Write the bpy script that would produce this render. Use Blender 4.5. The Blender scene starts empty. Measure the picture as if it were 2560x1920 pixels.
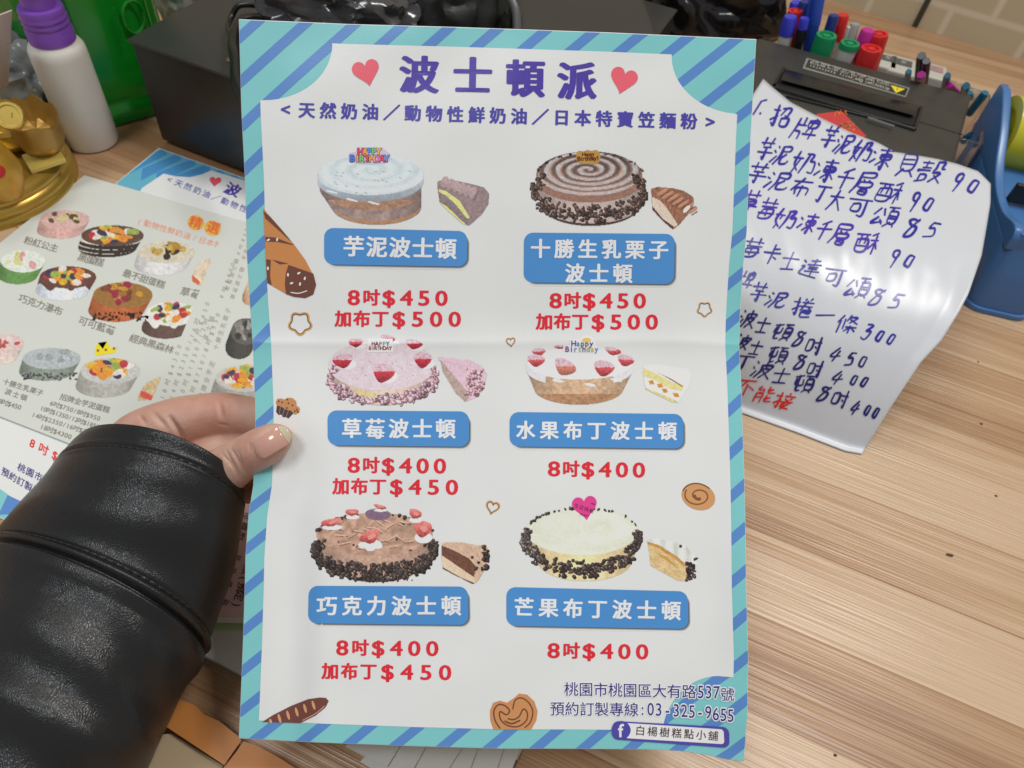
import bpy, bmesh, math, random
import numpy as np
from mathutils import Vector, Matrix
from mathutils.bvhtree import BVHTree
random.seed(7); rng = np.random.default_rng(7)
SC = bpy.context.scene
COL = SC.collection

# ------------------------------------------------------------------ camera
H = 0.38                        # lens height above the counter
F = 1849.0                      # focal length in pixels of the 2560 px wide photograph
PITCH, ROLL = math.radians(51), math.radians(8)
fw = np.array([0, math.cos(PITCH), -math.sin(PITCH)])
_r = np.array([1.0, 0, 0]); _u = np.array([0, math.sin(PITCH), math.cos(PITCH)])
rt = math.cos(ROLL)*_r + math.sin(ROLL)*_u
up = -math.sin(ROLL)*_r + math.cos(ROLL)*_u
C0 = np.array([0, 0, H])
cam_d = bpy.data.cameras.new('camera'); cam = bpy.data.objects.new('camera', cam_d); COL.objects.link(cam)
cam.matrix_world = Matrix([[rt[i], up[i], -fw[i], C0[i]] for i in range(3)] + [[0, 0, 0, 1]])
cam_d.sensor_width = 36; cam_d.lens = 36*F/2560; cam_d.clip_start = .01; cam_d.clip_end = 60
cam_d.dof.use_dof = True; cam_d.dof.focus_distance = .31; cam_d.dof.aperture_fstop = 20
SC.camera = cam
# ------------------------------------------------------------------ light
W = bpy.data.worlds.new('World'); SC.world = W; W.use_nodes = True
W.node_tree.nodes['Background'].inputs[0].default_value = (.93, .96, 1, 1)
W.node_tree.nodes['Background'].inputs[1].default_value = .30
SC.view_settings.view_transform = 'Standard'; SC.view_settings.look = 'None'
SC.view_settings.exposure = 0; SC.view_settings.gamma = 1
def area(name, loc, target, sx, sy, power, color):
    l = bpy.data.lights.new(name, 'AREA'); l.shape = 'RECTANGLE'; l.size = sx; l.size_y = sy; l.energy = power; l.color = color
    o = bpy.data.objects.new(name, l); COL.objects.link(o); o.location = loc
    o.rotation_euler = (Vector(target)-Vector(loc)).to_track_quat('-Z', 'Y').to_euler(); return o
area('ceiling_lamp', (.95, .62, 2.3), (.2, .3, 0), .55, .55, 27, (1, .97, .925))
area('ceiling_lamp', (-.75, -.35, 2.3), (0, .3, 0), .6, .6, 16.5, (.96, .98, 1))
area('ceiling_lamp', (-.5, 1.2, 2.3), (0, .4, 0), .5, .5, 8, (1, .95, .88))

# ------------------------------------------------------------------ measuring
def ray(x, y): return fw + rt*((np.asarray(x, float)-1280)/F)[..., None] - up*((np.asarray(y, float)-960)/F)[..., None]
def at(x, y, z):
    d = ray(x, y); t = (np.asarray(z, float)-H)/d[..., 2]; return C0 + d*t[..., None]
def atd(x, y, dep): return C0 + ray(x, y)*np.asarray(dep, float)[..., None]
def V(a): return Vector([float(i) for i in a])

# ------------------------------------------------------------------ materials
def lin(c): 
    c = np.asarray(c, float)/255.; return np.where(c <= .04045, c/12.92, ((c+.055)/1.055)**2.4)
def ink(c, k=1.3): return np.clip(lin(c)*k, 0, .86)
MATS = {}
def mat(name, col, rough=.5, metal=0., spec=.5, bump=0., bscale=300., var=.0, vscale=20., coat=0., trans=0., sss=0., alpha=1.):
    if name in MATS: return MATS[name]
    m = bpy.data.materials.new(name); m.use_nodes = True; nt = m.node_tree; b = nt.nodes['Principled BSDF']
    i = b.inputs; i['Base Color'].default_value = (*col, 1); i['Roughness'].default_value = rough; i['Metallic'].default_value = metal
    i['Specular IOR Level'].default_value = spec; i['Coat Weight'].default_value = coat; i['Transmission Weight'].default_value = trans
    if sss: i['Subsurface Weight'].default_value = sss; i['Subsurface Radius'].default_value = (.006, .002, .001); i['Subsurface Scale'].default_value = 1
    tc = nt.nodes.new('ShaderNodeTexCoord')
    if var:
        n = nt.nodes.new('ShaderNodeTexNoise'); n.inputs['Scale'].default_value = vscale; n.inputs['Detail'].default_value = 6
        r = nt.nodes.new('ShaderNodeMapRange'); r.inputs['To Min'].default_value = 1-var; r.inputs['To Max'].default_value = 1+var
        h = nt.nodes.new('ShaderNodeMix'); h.data_type = 'RGBA'; h.blend_type = 'MULTIPLY'; h.inputs[0].default_value = 1
        h.inputs[6].default_value = (*col, 1); nt.links.new(tc.outputs['Object'], n.inputs['Vector'])
        nt.links.new(n.outputs[0], r.inputs[0]); nt.links.new(r.outputs[0], h.inputs[7]); nt.links.new(h.outputs[2], i['Base Color'])
        q = nt.nodes.new('ShaderNodeMapRange'); q.inputs['To Min'].default_value = rough*.8; q.inputs['To Max'].default_value = min(1, rough*1.25)
        nt.links.new(n.outputs[0], q.inputs[0]); nt.links.new(q.outputs[0], i['Roughness'])
    if bump:
        n2 = nt.nodes.new('ShaderNodeTexNoise'); n2.inputs['Scale'].default_value = bscale; n2.inputs['Detail'].default_value = 4
        bp = nt.nodes.new('ShaderNodeBump'); bp.inputs['Strength'].default_value = bump; bp.inputs['Distance'].default_value = .001
        nt.links.new(tc.outputs['Object'], n2.inputs['Vector']); nt.links.new(n2.outputs[0], bp.inputs['Height']); nt.links.new(bp.outputs[0], i['Normal'])
    MATS[name] = m; return m
def pmat(rgb, kind='print'):            # printed ink on coated paper
    return mat('%s_%02x%02x%02x' % (kind, *[int(c) for c in rgb]), ink(rgb), .31, bump=.035, bscale=1100, spec=.5)
def picmat():                           # halftone photograph print: colour stored per vertex
    if 'picture_print' in MATS: return MATS['picture_print']
    m = mat('picture_print', (1, 1, 1), .31, bump=.035, bscale=1100); nt = m.node_tree
    a = nt.nodes.new('ShaderNodeAttribute'); a.attribute_name = 'ink'
    nt.links.new(a.outputs['Color'], nt.nodes['Principled BSDF'].inputs['Base Color']); return m
PAPER = mat('coated_paper', (.80, .81, .795), .31, bump=.035, bscale=900, var=.010, vscale=30)

# ------------------------------------------------------------------ objects
def tag(o, label=None, cat=None, group=None, kind=None):
    for k, v in (('label', label), ('category', cat), ('group', group), ('kind', kind)):
        if v: o[k] = v
    return o
def mesh(name, vs, fs, m, parent=None, smooth=False, fmats=None):
    me = bpy.data.meshes.new(name); me.from_pydata([tuple(map(float, v)) for v in vs], [], [tuple(map(int, f)) for f in fs])
    for q in (m if isinstance(m, (list, tuple)) else [m]): me.materials.append(q)
    if fmats is not None: me.polygons.foreach_set('material_index', np.asarray(fmats, np.int32))
    if smooth: me.polygons.foreach_set('use_smooth', np.ones(len(me.polygons), bool))
    me.update(); o = bpy.data.objects.new(name, me); COL.objects.link(o)
    if parent: o.parent = parent; o.matrix_parent_inverse = parent.matrix_world.inverted()
    return o
def empty(name, loc, label, cat, group=None):
    o = bpy.data.objects.new(name, None); COL.objects.link(o); o.location = V(loc); o.empty_display_size = .02
    o.matrix_world = Matrix.Translation(V(loc)); return tag(o, label, cat, group)
def from_bm(name, bm, m, parent=None, smooth=True, bevel=0, seg=3, subsurf=0):
    bmesh.ops.recalc_face_normals(bm, faces=bm.faces)
    if bevel: bmesh.ops.bevel(bm, geom=[e for e in bm.edges if e.calc_face_angle(0) > .5], offset=bevel, segments=seg, affect='EDGES', profile=.6)
    me = bpy.data.meshes.new(name); bm.to_mesh(me); bm.free()
    for q in (m if isinstance(m, (list, tuple)) else [m]): me.materials.append(q)
    if smooth:
        me.polygons.foreach_set('use_smooth', np.ones(len(me.polygons), bool))
        me.set_sharp_from_angle(angle=math.radians(40))
    o = bpy.data.objects.new(name, me); COL.objects.link(o)
    if subsurf:
        s = o.modifiers.new('s', 'SUBSURF'); s.levels = s.render_levels = subsurf
    if parent: o.parent = parent; o.matrix_parent_inverse = parent.matrix_world.inverted()
    return o
def prism(bm, pts, z0, z1):             # pts: ground outline (xy), lower and upper heights
    a = [bm.verts.new((p[0], p[1], z0)) for p in pts]; b = [bm.verts.new((p[0], p[1], z1)) for p in pts]
    n = len(pts); bm.faces.new(a[::-1]); bm.faces.new(b)
    for i in range(n): bm.faces.new((a[i], a[(i+1) % n], b[(i+1) % n], b[i]))
def obox(bm, o, ex, ey, ez):            # box from a corner and three edge vectors
    o, ex, ey, ez = map(V, (o, ex, ey, ez))
    v = [bm.verts.new(o+ex*i+ey*j+ez*k) for k in (0, 1) for j in (0, 1) for i in (0, 1)]
    for f in ((0, 2, 3, 1), (4, 5, 7, 6), (0, 1, 5, 4), (2, 6, 7, 3), (0, 4, 6, 2), (1, 3, 7, 5)): bm.faces.new([v[i] for i in f])
def lathe(bm, prof, o, ax, n=48):       # profile (radius, height) spun about axis
    ax = V(ax).normalized(); a = ax.orthogonal().normalized(); b = ax.cross(a); o = V(o); rings = []
    for r, h in prof:
        if r < 1e-6: rings.append([bm.verts.new(o+ax*h)])
        else: rings.append([bm.verts.new(o+ax*h+(a*math.cos(2*math.pi*i/n)+b*math.sin(2*math.pi*i/n))*r) for i in range(n)])
    for p, q in zip(rings, rings[1:]):
        for i in range(n):
            j = (i+1) % n
            f = [p[i % len(p)], p[j % len(p)], q[j % len(q)], q[i % len(q)]]; f = list(dict.fromkeys(f))
            if len(f) > 2: bm.faces.new(f)
    if len(rings[0]) > 1: bm.faces.new(rings[0][::-1])
    if len(rings[-1]) > 1: bm.faces.new(rings[-1])
def tube(bm, pts, r, n=10):
    pts = [V(p) for p in pts]; rings = []; prev = None
    for i, p in enumerate(pts):
        t = (pts[min(i+1, len(pts)-1)]-pts[max(i-1, 0)]).normalized()
        a = (prev - t*prev.dot(t)).normalized() if prev else t.orthogonal().normalized(); prev = a; b = t.cross(a)
        rr = r[i] if isinstance(r, (list, tuple)) else r
        rings.append([bm.verts.new(p+(a*math.cos(2*math.pi*k/n)+b*math.sin(2*math.pi*k/n))*rr) for k in range(n)])
    for p, q in zip(rings, rings[1:]):
        for i in range(n): bm.faces.new((p[i], p[(i+1) % n], q[(i+1) % n], q[i]))
    bm.faces.new(rings[0][::-1]); bm.faces.new(rings[-1])
def spline(pts, n=8):                   # Catmull-Rom through points
    P = np.asarray(pts, float)
    if len(P) < 3: return P
    E = np.vstack([2*P[0]-P[1], P, 2*P[-1]-P[-2]]); out = []
    for i in range(len(P)-1):
        a, b, c, d = E[i:i+4]
        for t in np.linspace(0, 1, n, endpoint=False):
            out.append(.5*((2*b)+(-a+c)*t+(2*a-5*b+4*c-d)*t*t+(-a+3*b-3*c+d)*t**3))
    out.append(P[-1]); return np.array(out)

# ------------------------------------------------------------------ printing: outlines laid on a paper surface
class Table:                            # a flat sheet lying at height z
    def __init__(s, z): s.z = z
    def P(s, q, off=0.):
        q = np.asarray(q, float); return at(q[:, 0], q[:, 1], s.z+off)
class Patch:                            # a bent sheet bounded by four measured edge curves
    def __init__(s, left, right, top, bot, place):
        s.L, s.R, s.T, s.B = [np.asarray(a, float) for a in (left, right, top, bot)]; s.place = place
    def e(s, E, t): return np.stack([np.interp(t, E[:, 0], E[:, 1]), np.interp(t, E[:, 0], E[:, 2])], -1)
    def px(s, u, v):
        u = np.asarray(u, float); v = np.asarray(v, float); U, Q = u[..., None], v[..., None]
        c = [s.e(s.L, np.zeros(1))[0], s.e(s.R, np.zeros(1))[0], s.e(s.L, np.ones(1))[0], s.e(s.R, np.ones(1))[0]]
        return (1-U)*s.e(s.L, v)+U*s.e(s.R, v)+(1-Q)*s.e(s.T, u)+Q*s.e(s.B, u)-((1-U)*(1-Q)*c[0]+U*(1-Q)*c[1]+(1-U)*Q*c[2]+U*Q*c[3])
    def uv(s, q):
        q = np.asarray(q, float); a = s.e(s.L, np.array([.0, 1])); b = s.e(s.R, np.array([0., 1]))
        if not hasattr(s, 'gp'):
            gu, gv = np.meshgrid(np.linspace(0, 1, 26), np.linspace(0, 1, 36)); s.gu, s.gv = gu.ravel(), gv.ravel(); s.gp = s.px(s.gu, s.gv)
        k = np.concatenate([np.argmin(((c[:, None]-s.gp[None])**2).sum(-1), 1) for c in np.array_split(q, max(1, len(q)//2000))]); u = s.gu[k].copy(); v = s.gv[k].copy()
        for _ in range(16):
            e = 1e-4; p = s.px(u, v); eu = np.where(u < .5, e, -e); ev = np.where(v < .5, e, -e); pu = (s.px(u+eu, v)-p)/eu[:, None]; pv = (s.px(u, v+ev)-p)/ev[:, None]; d = q-p
            det = pu[:, 0]*pv[:, 1]-pu[:, 1]*pv[:, 0]
            u = u+.8*(d[:, 0]*pv[:, 1]-d[:, 1]*pv[:, 0])/det; v = v+.8*(pu[:, 0]*d[:, 1]-pu[:, 1]*d[:, 0])/det
            u = np.clip(u, 0, 1); v = np.clip(v, 0, 1)
        return u, v
    def S(s, u, v, off=0.):
        u = np.asarray(u, float); v = np.asarray(v, float); e = 2e-3; p = s.place(s, u, v)
        if np.any(off):
            n = np.cross(s.place(s, u+e, v)-s.place(s, u-e, v), s.place(s, u, v-e)-s.place(s, u, v+e)); n /= np.linalg.norm(n, axis=-1, keepdims=True)
            n *= np.sign((n*(C0-p)).sum(-1, keepdims=True)); p = p+n*off
        return p
    def P(s, q, off=0.): return s.S(*s.uv(q), off)
def grid_faces(nu, nv): 
    i = np.arange(nu-1)[None]+nu*np.arange(nv-1)[:, None]; i = i.ravel(); return np.stack([i, i+1, i+nu+1, i+nu], 1)
def slab(name, P, Q, nu, nv, m, parent=None):      # P front grid, Q back grid -> closed thin sheet
    f = grid_faces(nu, nv); n = nu*nv; F_ = [tuple(a) for a in f]+[tuple(a[::-1]+n) for a in f]
    b = list(range(nu))+[nu*j+nu-1 for j in range(1, nv)]+[nu*(nv-1)+i for i in range(nu-2, -1, -1)]+[nu*j for j in range(nv-2, 0, -1)]
    for i in range(len(b)): a, c = b[i], b[(i+1) % len(b)]; F_.append((a, a+n, c+n, c))
    return mesh(name, np.vstack([P, Q]), F_, m, parent, True)
def fillpoly(name, surf, polys, off, m, parent, sub=0):   # outlines in photo pixels
    bm = bmesh.new(); 
    for poly in polys:
        vs = [bm.verts.new((p[0], p[1], 0)) for p in poly]; bm.faces.new(vs)
    bmesh.ops.triangulate(bm, faces=bm.faces[:])
    if sub:
        for _ in range(6):
            es = [e for e in bm.edges if e.calc_length() > sub]
            if not es: break
            bmesh.ops.subdivide_edges(bm, edges=es, cuts=1); bmesh.ops.triangulate(bm, faces=bm.faces[:])
    bm.verts.index_update(); q = np.array([v.co[:2] for v in bm.verts]); fs = [[v.index for v in f.verts] for f in bm.faces]; bm.free()
    return mesh(name, surf.P(q, off), fs, m, parent)
_G = {}
_tc = bpy.data.curves.new('lettering', 'FONT'); _to = bpy.data.objects.new('lettering', _tc); COL.objects.link(_to); _tc.resolution_u = 3
def glyph(ch, bold=0.):
    if (ch, bold) not in _G:
        if ch == '莓':                      # the typeface fills this one wrongly: compose it from its two halves
            (a, fa), (b, fb) = glyph('草'), glyph('每'); keep = [f for f in fa if min(a[i][1] for i in f) > .17]; b2 = np.stack([b[:, 0]*.94, (b[:, 1]-.5)*.70+.185], 1)
            _G[ch, bold] = (np.vstack([a, b2]), keep+[[i+len(a) for i in f] for f in fb]); return _G[ch, bold]
        _tc.body = ch; _tc.offset = bold; _to.update_tag(); bpy.context.view_layer.update()
        me = bpy.data.meshes.new_from_object(_to.evaluated_get(bpy.context.evaluated_depsgraph_get()))
        v = np.array([x.co[:2] for x in me.vertices]).reshape(-1, 2); fs = [list(p.vertices) for p in me.polygons]; bpy.data.meshes.remove(me)
        if len(v):
            if ord(ch) > 0x2E00: v = v-[.5, .373]
            else: v = v-[(v[:, 0].min()+v[:, 0].max())/2, .36]
        _G[ch, bold] = (v, fs)
    return _G[ch, bold]
class Ink:                              # collects printed shapes of one part
    def __init__(s, surf): s.s = surf; s.q = []; s.o = []; s.f = []; s.m = []; s.mats = []; s.n = 0
    def mi(s, rgb):
        m = pmat(rgb) if isinstance(rgb, (tuple, list)) else rgb
        if m not in s.mats: s.mats.append(m)
        return s.mats.index(m)
    def add(s, q, fs, rgb, off):
        if not len(q): return
        s.q.append(np.asarray(q, float)); s.o.append(np.full(len(q), off)); k = s.mi(rgb)
        s.f += [[i+s.n for i in f] for f in fs]; s.m += [k]*len(fs); s.n += len(q)
    def ch(s, c, x, y, size, rgb, off=1.5e-4, bold=.02, ex=(1, 0), ey=(0, 1), w=1., smear=0):
        v, fs = glyph(c); ex = np.array(ex); ey = np.array(ey)
        if not len(v): return
        n = 0 if bold < .003 else (8 if bold < .04 else 12)      # heavier lettering: the outline repeated around itself
        sh = [(0, 0)]+[((bold+smear)*math.cos(6.2832*i/n+.39), bold*math.sin(6.2832*i/n+.39)) for i in range(n)]
        for i, d in enumerate(sh):
            vv = v+np.array(d); s.add(np.array([x, y])+size*(vv[:, :1]*w*ex-vv[:, 1:]*ey), fs, rgb, off+i*1.2e-6)
    def line(s, txt, a, b, size, rgb, off=1.5e-4, bold=.02, w=1., smear=0, ey=None, pos=None):
        a = np.array(a, float); b = np.array(b, float); d = (b-a)/np.linalg.norm(b-a); n = np.array([-d[1], d[0]]) if ey is None else np.array(ey)
        if pos is None and any(c.isdigit() for c in txt):      # narrow figures beside full-width characters
            wd_ = np.array([1. if ord(c) > 0x2E00 else .62 for c in txt]); cc = np.cumsum(wd_)-wd_/2; pos = list((cc-cc[0])/(cc[-1]-cc[0]))
        for i, c in enumerate(txt):
            t = pos[i] if pos else i/max(1, len(txt)-1); p = a+(b-a)*t
            s.ch(c, p[0], p[1], size, rgb, off, bold, d, n, w, smear)
    def poly(s, pts, rgb, off=1.2e-4, sub=13, clip=None):
        if clip is not None:                                  # keep what lies inside a convex outline
            pts = [np.array(p, float) for p in pts]; c = [np.array(p, float) for p in clip]; ar = sum(a[0]*b[1]-b[0]*a[1] for a, b in zip(c, c[1:]+c[:1]))
            for a, b in zip(c, c[1:]+c[:1]):
                f = lambda p: ((b[0]-a[0])*(p[1]-a[1])-(b[1]-a[1])*(p[0]-a[0]))*(1 if ar > 0 else -1); o = []
                for p, q in zip(pts, pts[1:]+pts[:1]):
                    fp, fq = f(p), f(q)
                    if fp >= 0: o.append(p)
                    if fp*fq < 0: o.append(p+(q-p)*fp/(fp-fq))
                pts = o
            if len(pts) < 3: return
        bm = bmesh.new(); bm.faces.new([bm.verts.new((p[0], p[1], 0)) for p in pts]); bmesh.ops.triangulate(bm, faces=bm.faces[:])
        for _ in range(6):
            es = [e for e in bm.edges if e.calc_length() > sub]
            if not es: break
            bmesh.ops.subdivide_edges(bm, edges=es, cuts=1); bmesh.ops.triangulate(bm, faces=bm.faces[:])
        bm.verts.index_update(); s.add([v.co[:2] for v in bm.verts], [[v.index for v in f.verts] for f in bm.faces], rgb, off); bm.free()
    def stroke(s, pts, w, rgb, off=1.3e-4, n=6, taper=False, closed=False):
        p = spline(pts, n) if n > 1 else np.asarray(pts, float)
        t = np.gradient(p, axis=0); t /= np.maximum(np.linalg.norm(t, axis=1, keepdims=True), 1e-9); nn = np.stack([-t[:, 1], t[:, 0]], 1)
        ww = np.full(len(p), w/2.)
        if taper: k = np.linspace(0, 1, len(p)); ww = ww*(.75+.45*np.sin(np.pi*np.clip(k*1.15+.1, 0, 1)))
        cap = [p[0]-t[0]*ww[0]*.7]; cape = [p[-1]+t[-1]*ww[-1]*.7]
        q = np.vstack([p+nn*ww[:, None], p-nn*ww[:, None], cap, cape]); m = len(p)
        fs = [[i, i+1, m+i+1, m+i] for i in range(m-1)]+[[0, m, 2*m], [m-1, 2*m+1, 2*m-1]]
        s.add(q, fs, rgb, off)
    def build(s, name, parent):
        if not s.q: return None
        return mesh(name, s.s.P(np.vstack(s.q), np.concatenate(s.o)[:, None]) if isinstance(s.s, Patch) else s.s.P(np.vstack(s.q), np.concatenate(s.o)), s.f, s.mats, parent, False, s.m)
def ellipse(cx, cy, rx, ry, n=40, rot=0):
    a = np.linspace(0, 2*np.pi, n, endpoint=False); x = rx*np.cos(a); y = ry*np.sin(a); c, d = math.cos(rot), math.sin(rot)
    return np.stack([cx+x*c-y*d, cy+x*d+y*c], 1)
def heart(cx, cy, s, rot=0, n=60):
    t = np.linspace(0, 2*np.pi, n, endpoint=False); x = 16*np.sin(t)**3; y = -(13*np.cos(t)-5*np.cos(2*t)-2*np.cos(3*t)-np.cos(4*t))-2.5
    x = x*s/32; y = y*s/30; c, d = math.cos(rot), math.sin(rot); return np.stack([cx+x*c-y*d, cy+x*d+y*c], 1)
def rrect(tl, tr, br, bl, r, n=6):
    P = [np.array(p, float) for p in (tl, tr, br, bl)]; out = []
    for i in range(4):
        p, a, b = P[i], P[i-1], P[(i+1) % 4]; da = (a-p)/np.linalg.norm(a-p); db = (b-p)/np.linalg.norm(b-p)
        for k in range(n+1):
            t = math.pi/2*k/n; out.append(p+da*r*(1-math.sin(t))+db*r*(1-math.cos(t)))
    return np.array(out)

# ------------------------------------------------------------------ printed photographs (cakes), painted per vertex on a fine grid
class Pic:
    def __init__(s, x0, y0, x1, y1, step=1.5):
        s.x = np.arange(x0, x1+step, step); s.y = np.arange(y0, y1+step, step); s.X, s.Y = np.meshgrid(s.x, s.y)
        s.rgb = np.zeros(s.X.shape+(3,)); s.a = np.zeros(s.X.shape, bool)
    def noise(s, sc):
        h = int((s.y[-1]-s.y[0])/sc)+3; w = int((s.x[-1]-s.x[0])/sc)+3; g = rng.random((h, w)); gx = (s.X-s.x[0])/sc; gy = (s.Y-s.y[0])/sc
        i = gy.astype(int); j = gx.astype(int); a = gx-j; b = gy-i; a = a*a*(3-2*a); b = b*b*(3-2*b)
        return ((g[i, j]*(1-a)+g[i, j+1]*a)*(1-b)+(g[i+1, j]*(1-a)+g[i+1, j+1]*a)*b)*2-1
    def el(s, cx, cy, rx, ry, rot=0):
        x = s.X-cx; y = s.Y-cy; c, d = math.cos(rot), math.sin(rot); return ((x*c+y*d)/rx)**2+((-x*d+y*c)/ry)**2 <= 1
    def po(s, pts):
        p = np.asarray(pts, float); m = np.zeros(s.X.shape, bool); j = len(p)-1
        for i in range(len(p)):
            if p[i, 1] != p[j, 1]:
                m ^= ((p[i, 1] > s.Y) != (p[j, 1] > s.Y)) & (s.X < (p[j, 0]-p[i, 0])*(s.Y-p[i, 1])/(p[j, 1]-p[i, 1])+p[i, 0])
            j = i
        return m
    def hull(s, a, b, n=30):
        m = np.zeros(s.X.shape, bool)
        for t in np.linspace(0, 1, n): m |= s.el(*[a[i]*(1-t)+b[i]*t for i in range(4)])
        return m
    def fill(s, m, col, amp=0., sc=6., shade=1., fine=.05):
        c = np.ones(s.X.shape)*shade
        if amp: c = c*(1+amp*(.6*s.noise(sc)+.4*s.noise(sc*.4)))
        if fine: c = c*(1+fine*(rng.random(s.X.shape)*2-1))
        v = np.asarray(col, float)*c[..., None]; s.rgb[m] = np.clip(v[m], 0, 255); s.a |= m
    def chips(s, pts, size=7, col=(62, 48, 42), var=.35):
        for x, y in pts:
            w = size*random.uniform(.55, 1.1); h = size*random.uniform(.4, .8); r = random.uniform(0, 3.14); k = 1+random.uniform(-var, var)
            s.fill(s.el(x+.8, y+1.2, w, h, r), np.array(col)*.55*k, fine=0); s.fill(s.el(x, y, w*.8, h*.75, r), np.array(col)*k, fine=.1)
            s.fill(s.el(x-1, y-1.2, w*.35, h*.3, r), np.minimum(np.array(col)*k*1.7, 255), fine=0)
    def berry(s, x, y, w, h, rot=0, col=(168, 42, 56), dust=True):
        c_, d_ = math.cos(rot), math.sin(rot); xx = ((s.X-x)*c_+(s.Y-y)*d_)/w; yy = (-(s.X-x)*d_+(s.Y-y)*c_)/(h*1.12); m = (xx/np.clip(1-.42*yy, .3, 2))**2+yy**2 <= 1; sh = 1.1-.35*((s.Y-y)/h); s.fill(m, col, .25, 3, sh, .2)
        if dust: s.fill(m & (s.Y < y-h*.2+2*s.noise(4)), (205, 170, 178), .2, 3)
    def rings(s, cx, cy, rx, ry, n, amp, ph=0.):
        x = (s.X-cx)/rx; y = (s.Y-cy)/ry; r = np.hypot(x, y); a = np.arctan2(y, x); return 1+amp*np.sin(2*np.pi*(r*n+a/6.283+ph))+amp*.8*(y)
    def build(s, name, surf, off, parent, k=1.3):
        ny, nx = s.X.shape; f = grid_faces(nx, ny); a = s.a.ravel(); f = f[a[f].sum(1) >= 3]; rgb = s.rgb.copy()
        for _ in range(3):                                   # bleed colour outward so edge faces have ink everywhere
            b = s.a if _ == 0 else b
            for dy, dx in ((0, 1), (0, -1), (1, 0), (-1, 0)):
                sh = np.roll(rgb, (dy, dx), (0, 1)); sb = np.roll(b, (dy, dx), (0, 1)); mm = sb & ~b; rgb[mm] = sh[mm]; b = b | mm
        used = np.unique(f); mp = np.full(nx*ny, -1); mp[used] = np.arange(len(used)); q = np.stack([s.X.ravel(), s.Y.ravel()], 1)[used]
        o = mesh(name, surf.P(q, off), mp[f], picmat(), parent)
        at_ = o.data.color_attributes.new('ink', 'FLOAT_COLOR', 'POINT'); c = np.ones((len(used), 4)); c[:, :3] = ink(rgb.reshape(-1, 3)[used], k)
        at_.data.foreach_set('color', c.ravel().astype(np.float32)); return o
def arc_pts(cx, cy, rx, ry, a0, a1, n, jr=.12, jy=0):
    out = []
    for _ in range(n):
        a = math.radians(random.uniform(a0, a1)); k = 1+random.uniform(-jr, jr); out.append((cx+rx*k*math.cos(a), cy+ry*k*math.sin(a)+random.uniform(0, jy)))
    return sorted(out, key=lambda p: p[1])
# ------------------------------------------------------------------ setting
def wood():
    m = bpy.data.materials.new('laminated_wood'); m.use_nodes = True; nt = m.node_tree; b = nt.nodes['Principled BSDF']; N = nt.nodes.new; L = nt.links.new
    tc = N('ShaderNodeTexCoord'); mp = N('ShaderNodeMapping'); mp.inputs['Rotation'].default_value = (0, 0, -GRAIN); L(tc.outputs['Object'], mp.inputs['Vector'])
    def sc(x, y, z=1):
        q = N('ShaderNodeMapping'); q.inputs['Scale'].default_value = (x, y, z); L(mp.outputs[0], q.inputs['Vector']); return q.outputs[0]
    br = N('ShaderNodeTexBrick'); br.inputs['Scale'].default_value = 1; br.inputs['Brick Width'].default_value = .62; br.inputs['Row Height'].default_value = .052; br.inputs['Mortar Size'].default_value = .0007; br.offset = .37
    br.inputs['Color1'].default_value = (0, 0, 0, 1); br.inputs['Color2'].default_value = (1, 1, 1, 1); br.inputs['Bias'].default_value = 0; L(mp.outputs[0], br.inputs['Vector'])
    def noise(vec, scale, det=5, dist=0.):
        n = N('ShaderNodeTexNoise'); n.inputs['Scale'].default_value = scale; n.inputs['Detail'].default_value = det; n.inputs['Distortion'].default_value = dist; L(vec, n.inputs['Vector']); return n.outputs[0]
    fine = noise(sc(9, 800), 1.0, 6); bands = noise(sc(1.5, 22), 1.0, 5, .7); mid = noise(sc(5, 190), 1.0, 5)
    def math_(op, a, b_, c=None):
        q = N('ShaderNodeMath'); q.operation = op
        for i, x in enumerate((a, b_, c)):
            if x is None: continue
            if isinstance(x, (int, float)): q.inputs[i].default_value = x
            else: L(x, q.inputs[i])
        return q.outputs[0]
    sep = N('ShaderNodeSeparateColor'); L(br.outputs['Color'], sep.inputs[0])
    t = math_('ADD', math_('MULTIPLY', bands, .86), math_('MULTIPLY', sep.outputs[0], .38)); t = math_('ADD', t, math_('MULTIPLY', mid, .30)); t = math_('ADD', t, math_('MULTIPLY', fine, .30))
    cr = N('ShaderNodeValToRGB'); e = cr.color_ramp; e.elements[0].position = .66; e.elements[0].color = (.30, .158, .078, 1); e.elements[1].position = 1.0; e.elements[1].color = (.57, .40, .255, 1)
    x = e.elements.new(.82); x.color = (.42, .25, .135, 1); x = e.elements.new(.93); x.color = (.50, .325, .19, 1); L(t, cr.inputs[0])
    # dark pore streaks
    pore = noise(sc(14, 900), 1.0, 2); pr = N('ShaderNodeMapRange'); pr.inputs['From Min'].default_value = .60; pr.inputs['From Max'].default_value = .72; pr.inputs['To Min'].default_value = 1; pr.inputs['To Max'].default_value = .74; L(pore, pr.inputs[0])
    mx = N('ShaderNodeMix'); mx.data_type = 'RGBA'; mx.blend_type = 'MULTIPLY'; mx.inputs[0].default_value = 1; L(cr.outputs[0], mx.inputs[6]); L(pr.outputs[0], mx.inputs[7]); L(mx.outputs[2], b.inputs['Base Color'])
    b.inputs['Roughness'].default_value = .33; bp = N('ShaderNodeBump'); bp.inputs['Strength'].default_value = 1.0; bp.inputs['Distance'].default_value = .0006
    ridge = noise(sc(5, 620), 1.0, 2); L(ridge, bp.inputs['Height']); L(bp.outputs[0], b.inputs['Normal']); return m
a, b = at(1900, 1100, 0.), at(2500, 1100+600*.385, 0.); GRAIN = math.atan2(b[1]-a[1], b[0]-a[0])
WOOD = wood()
w1, w2 = at(2297, 69.4, 0.), at(2560, 150.4, 0.)
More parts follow.
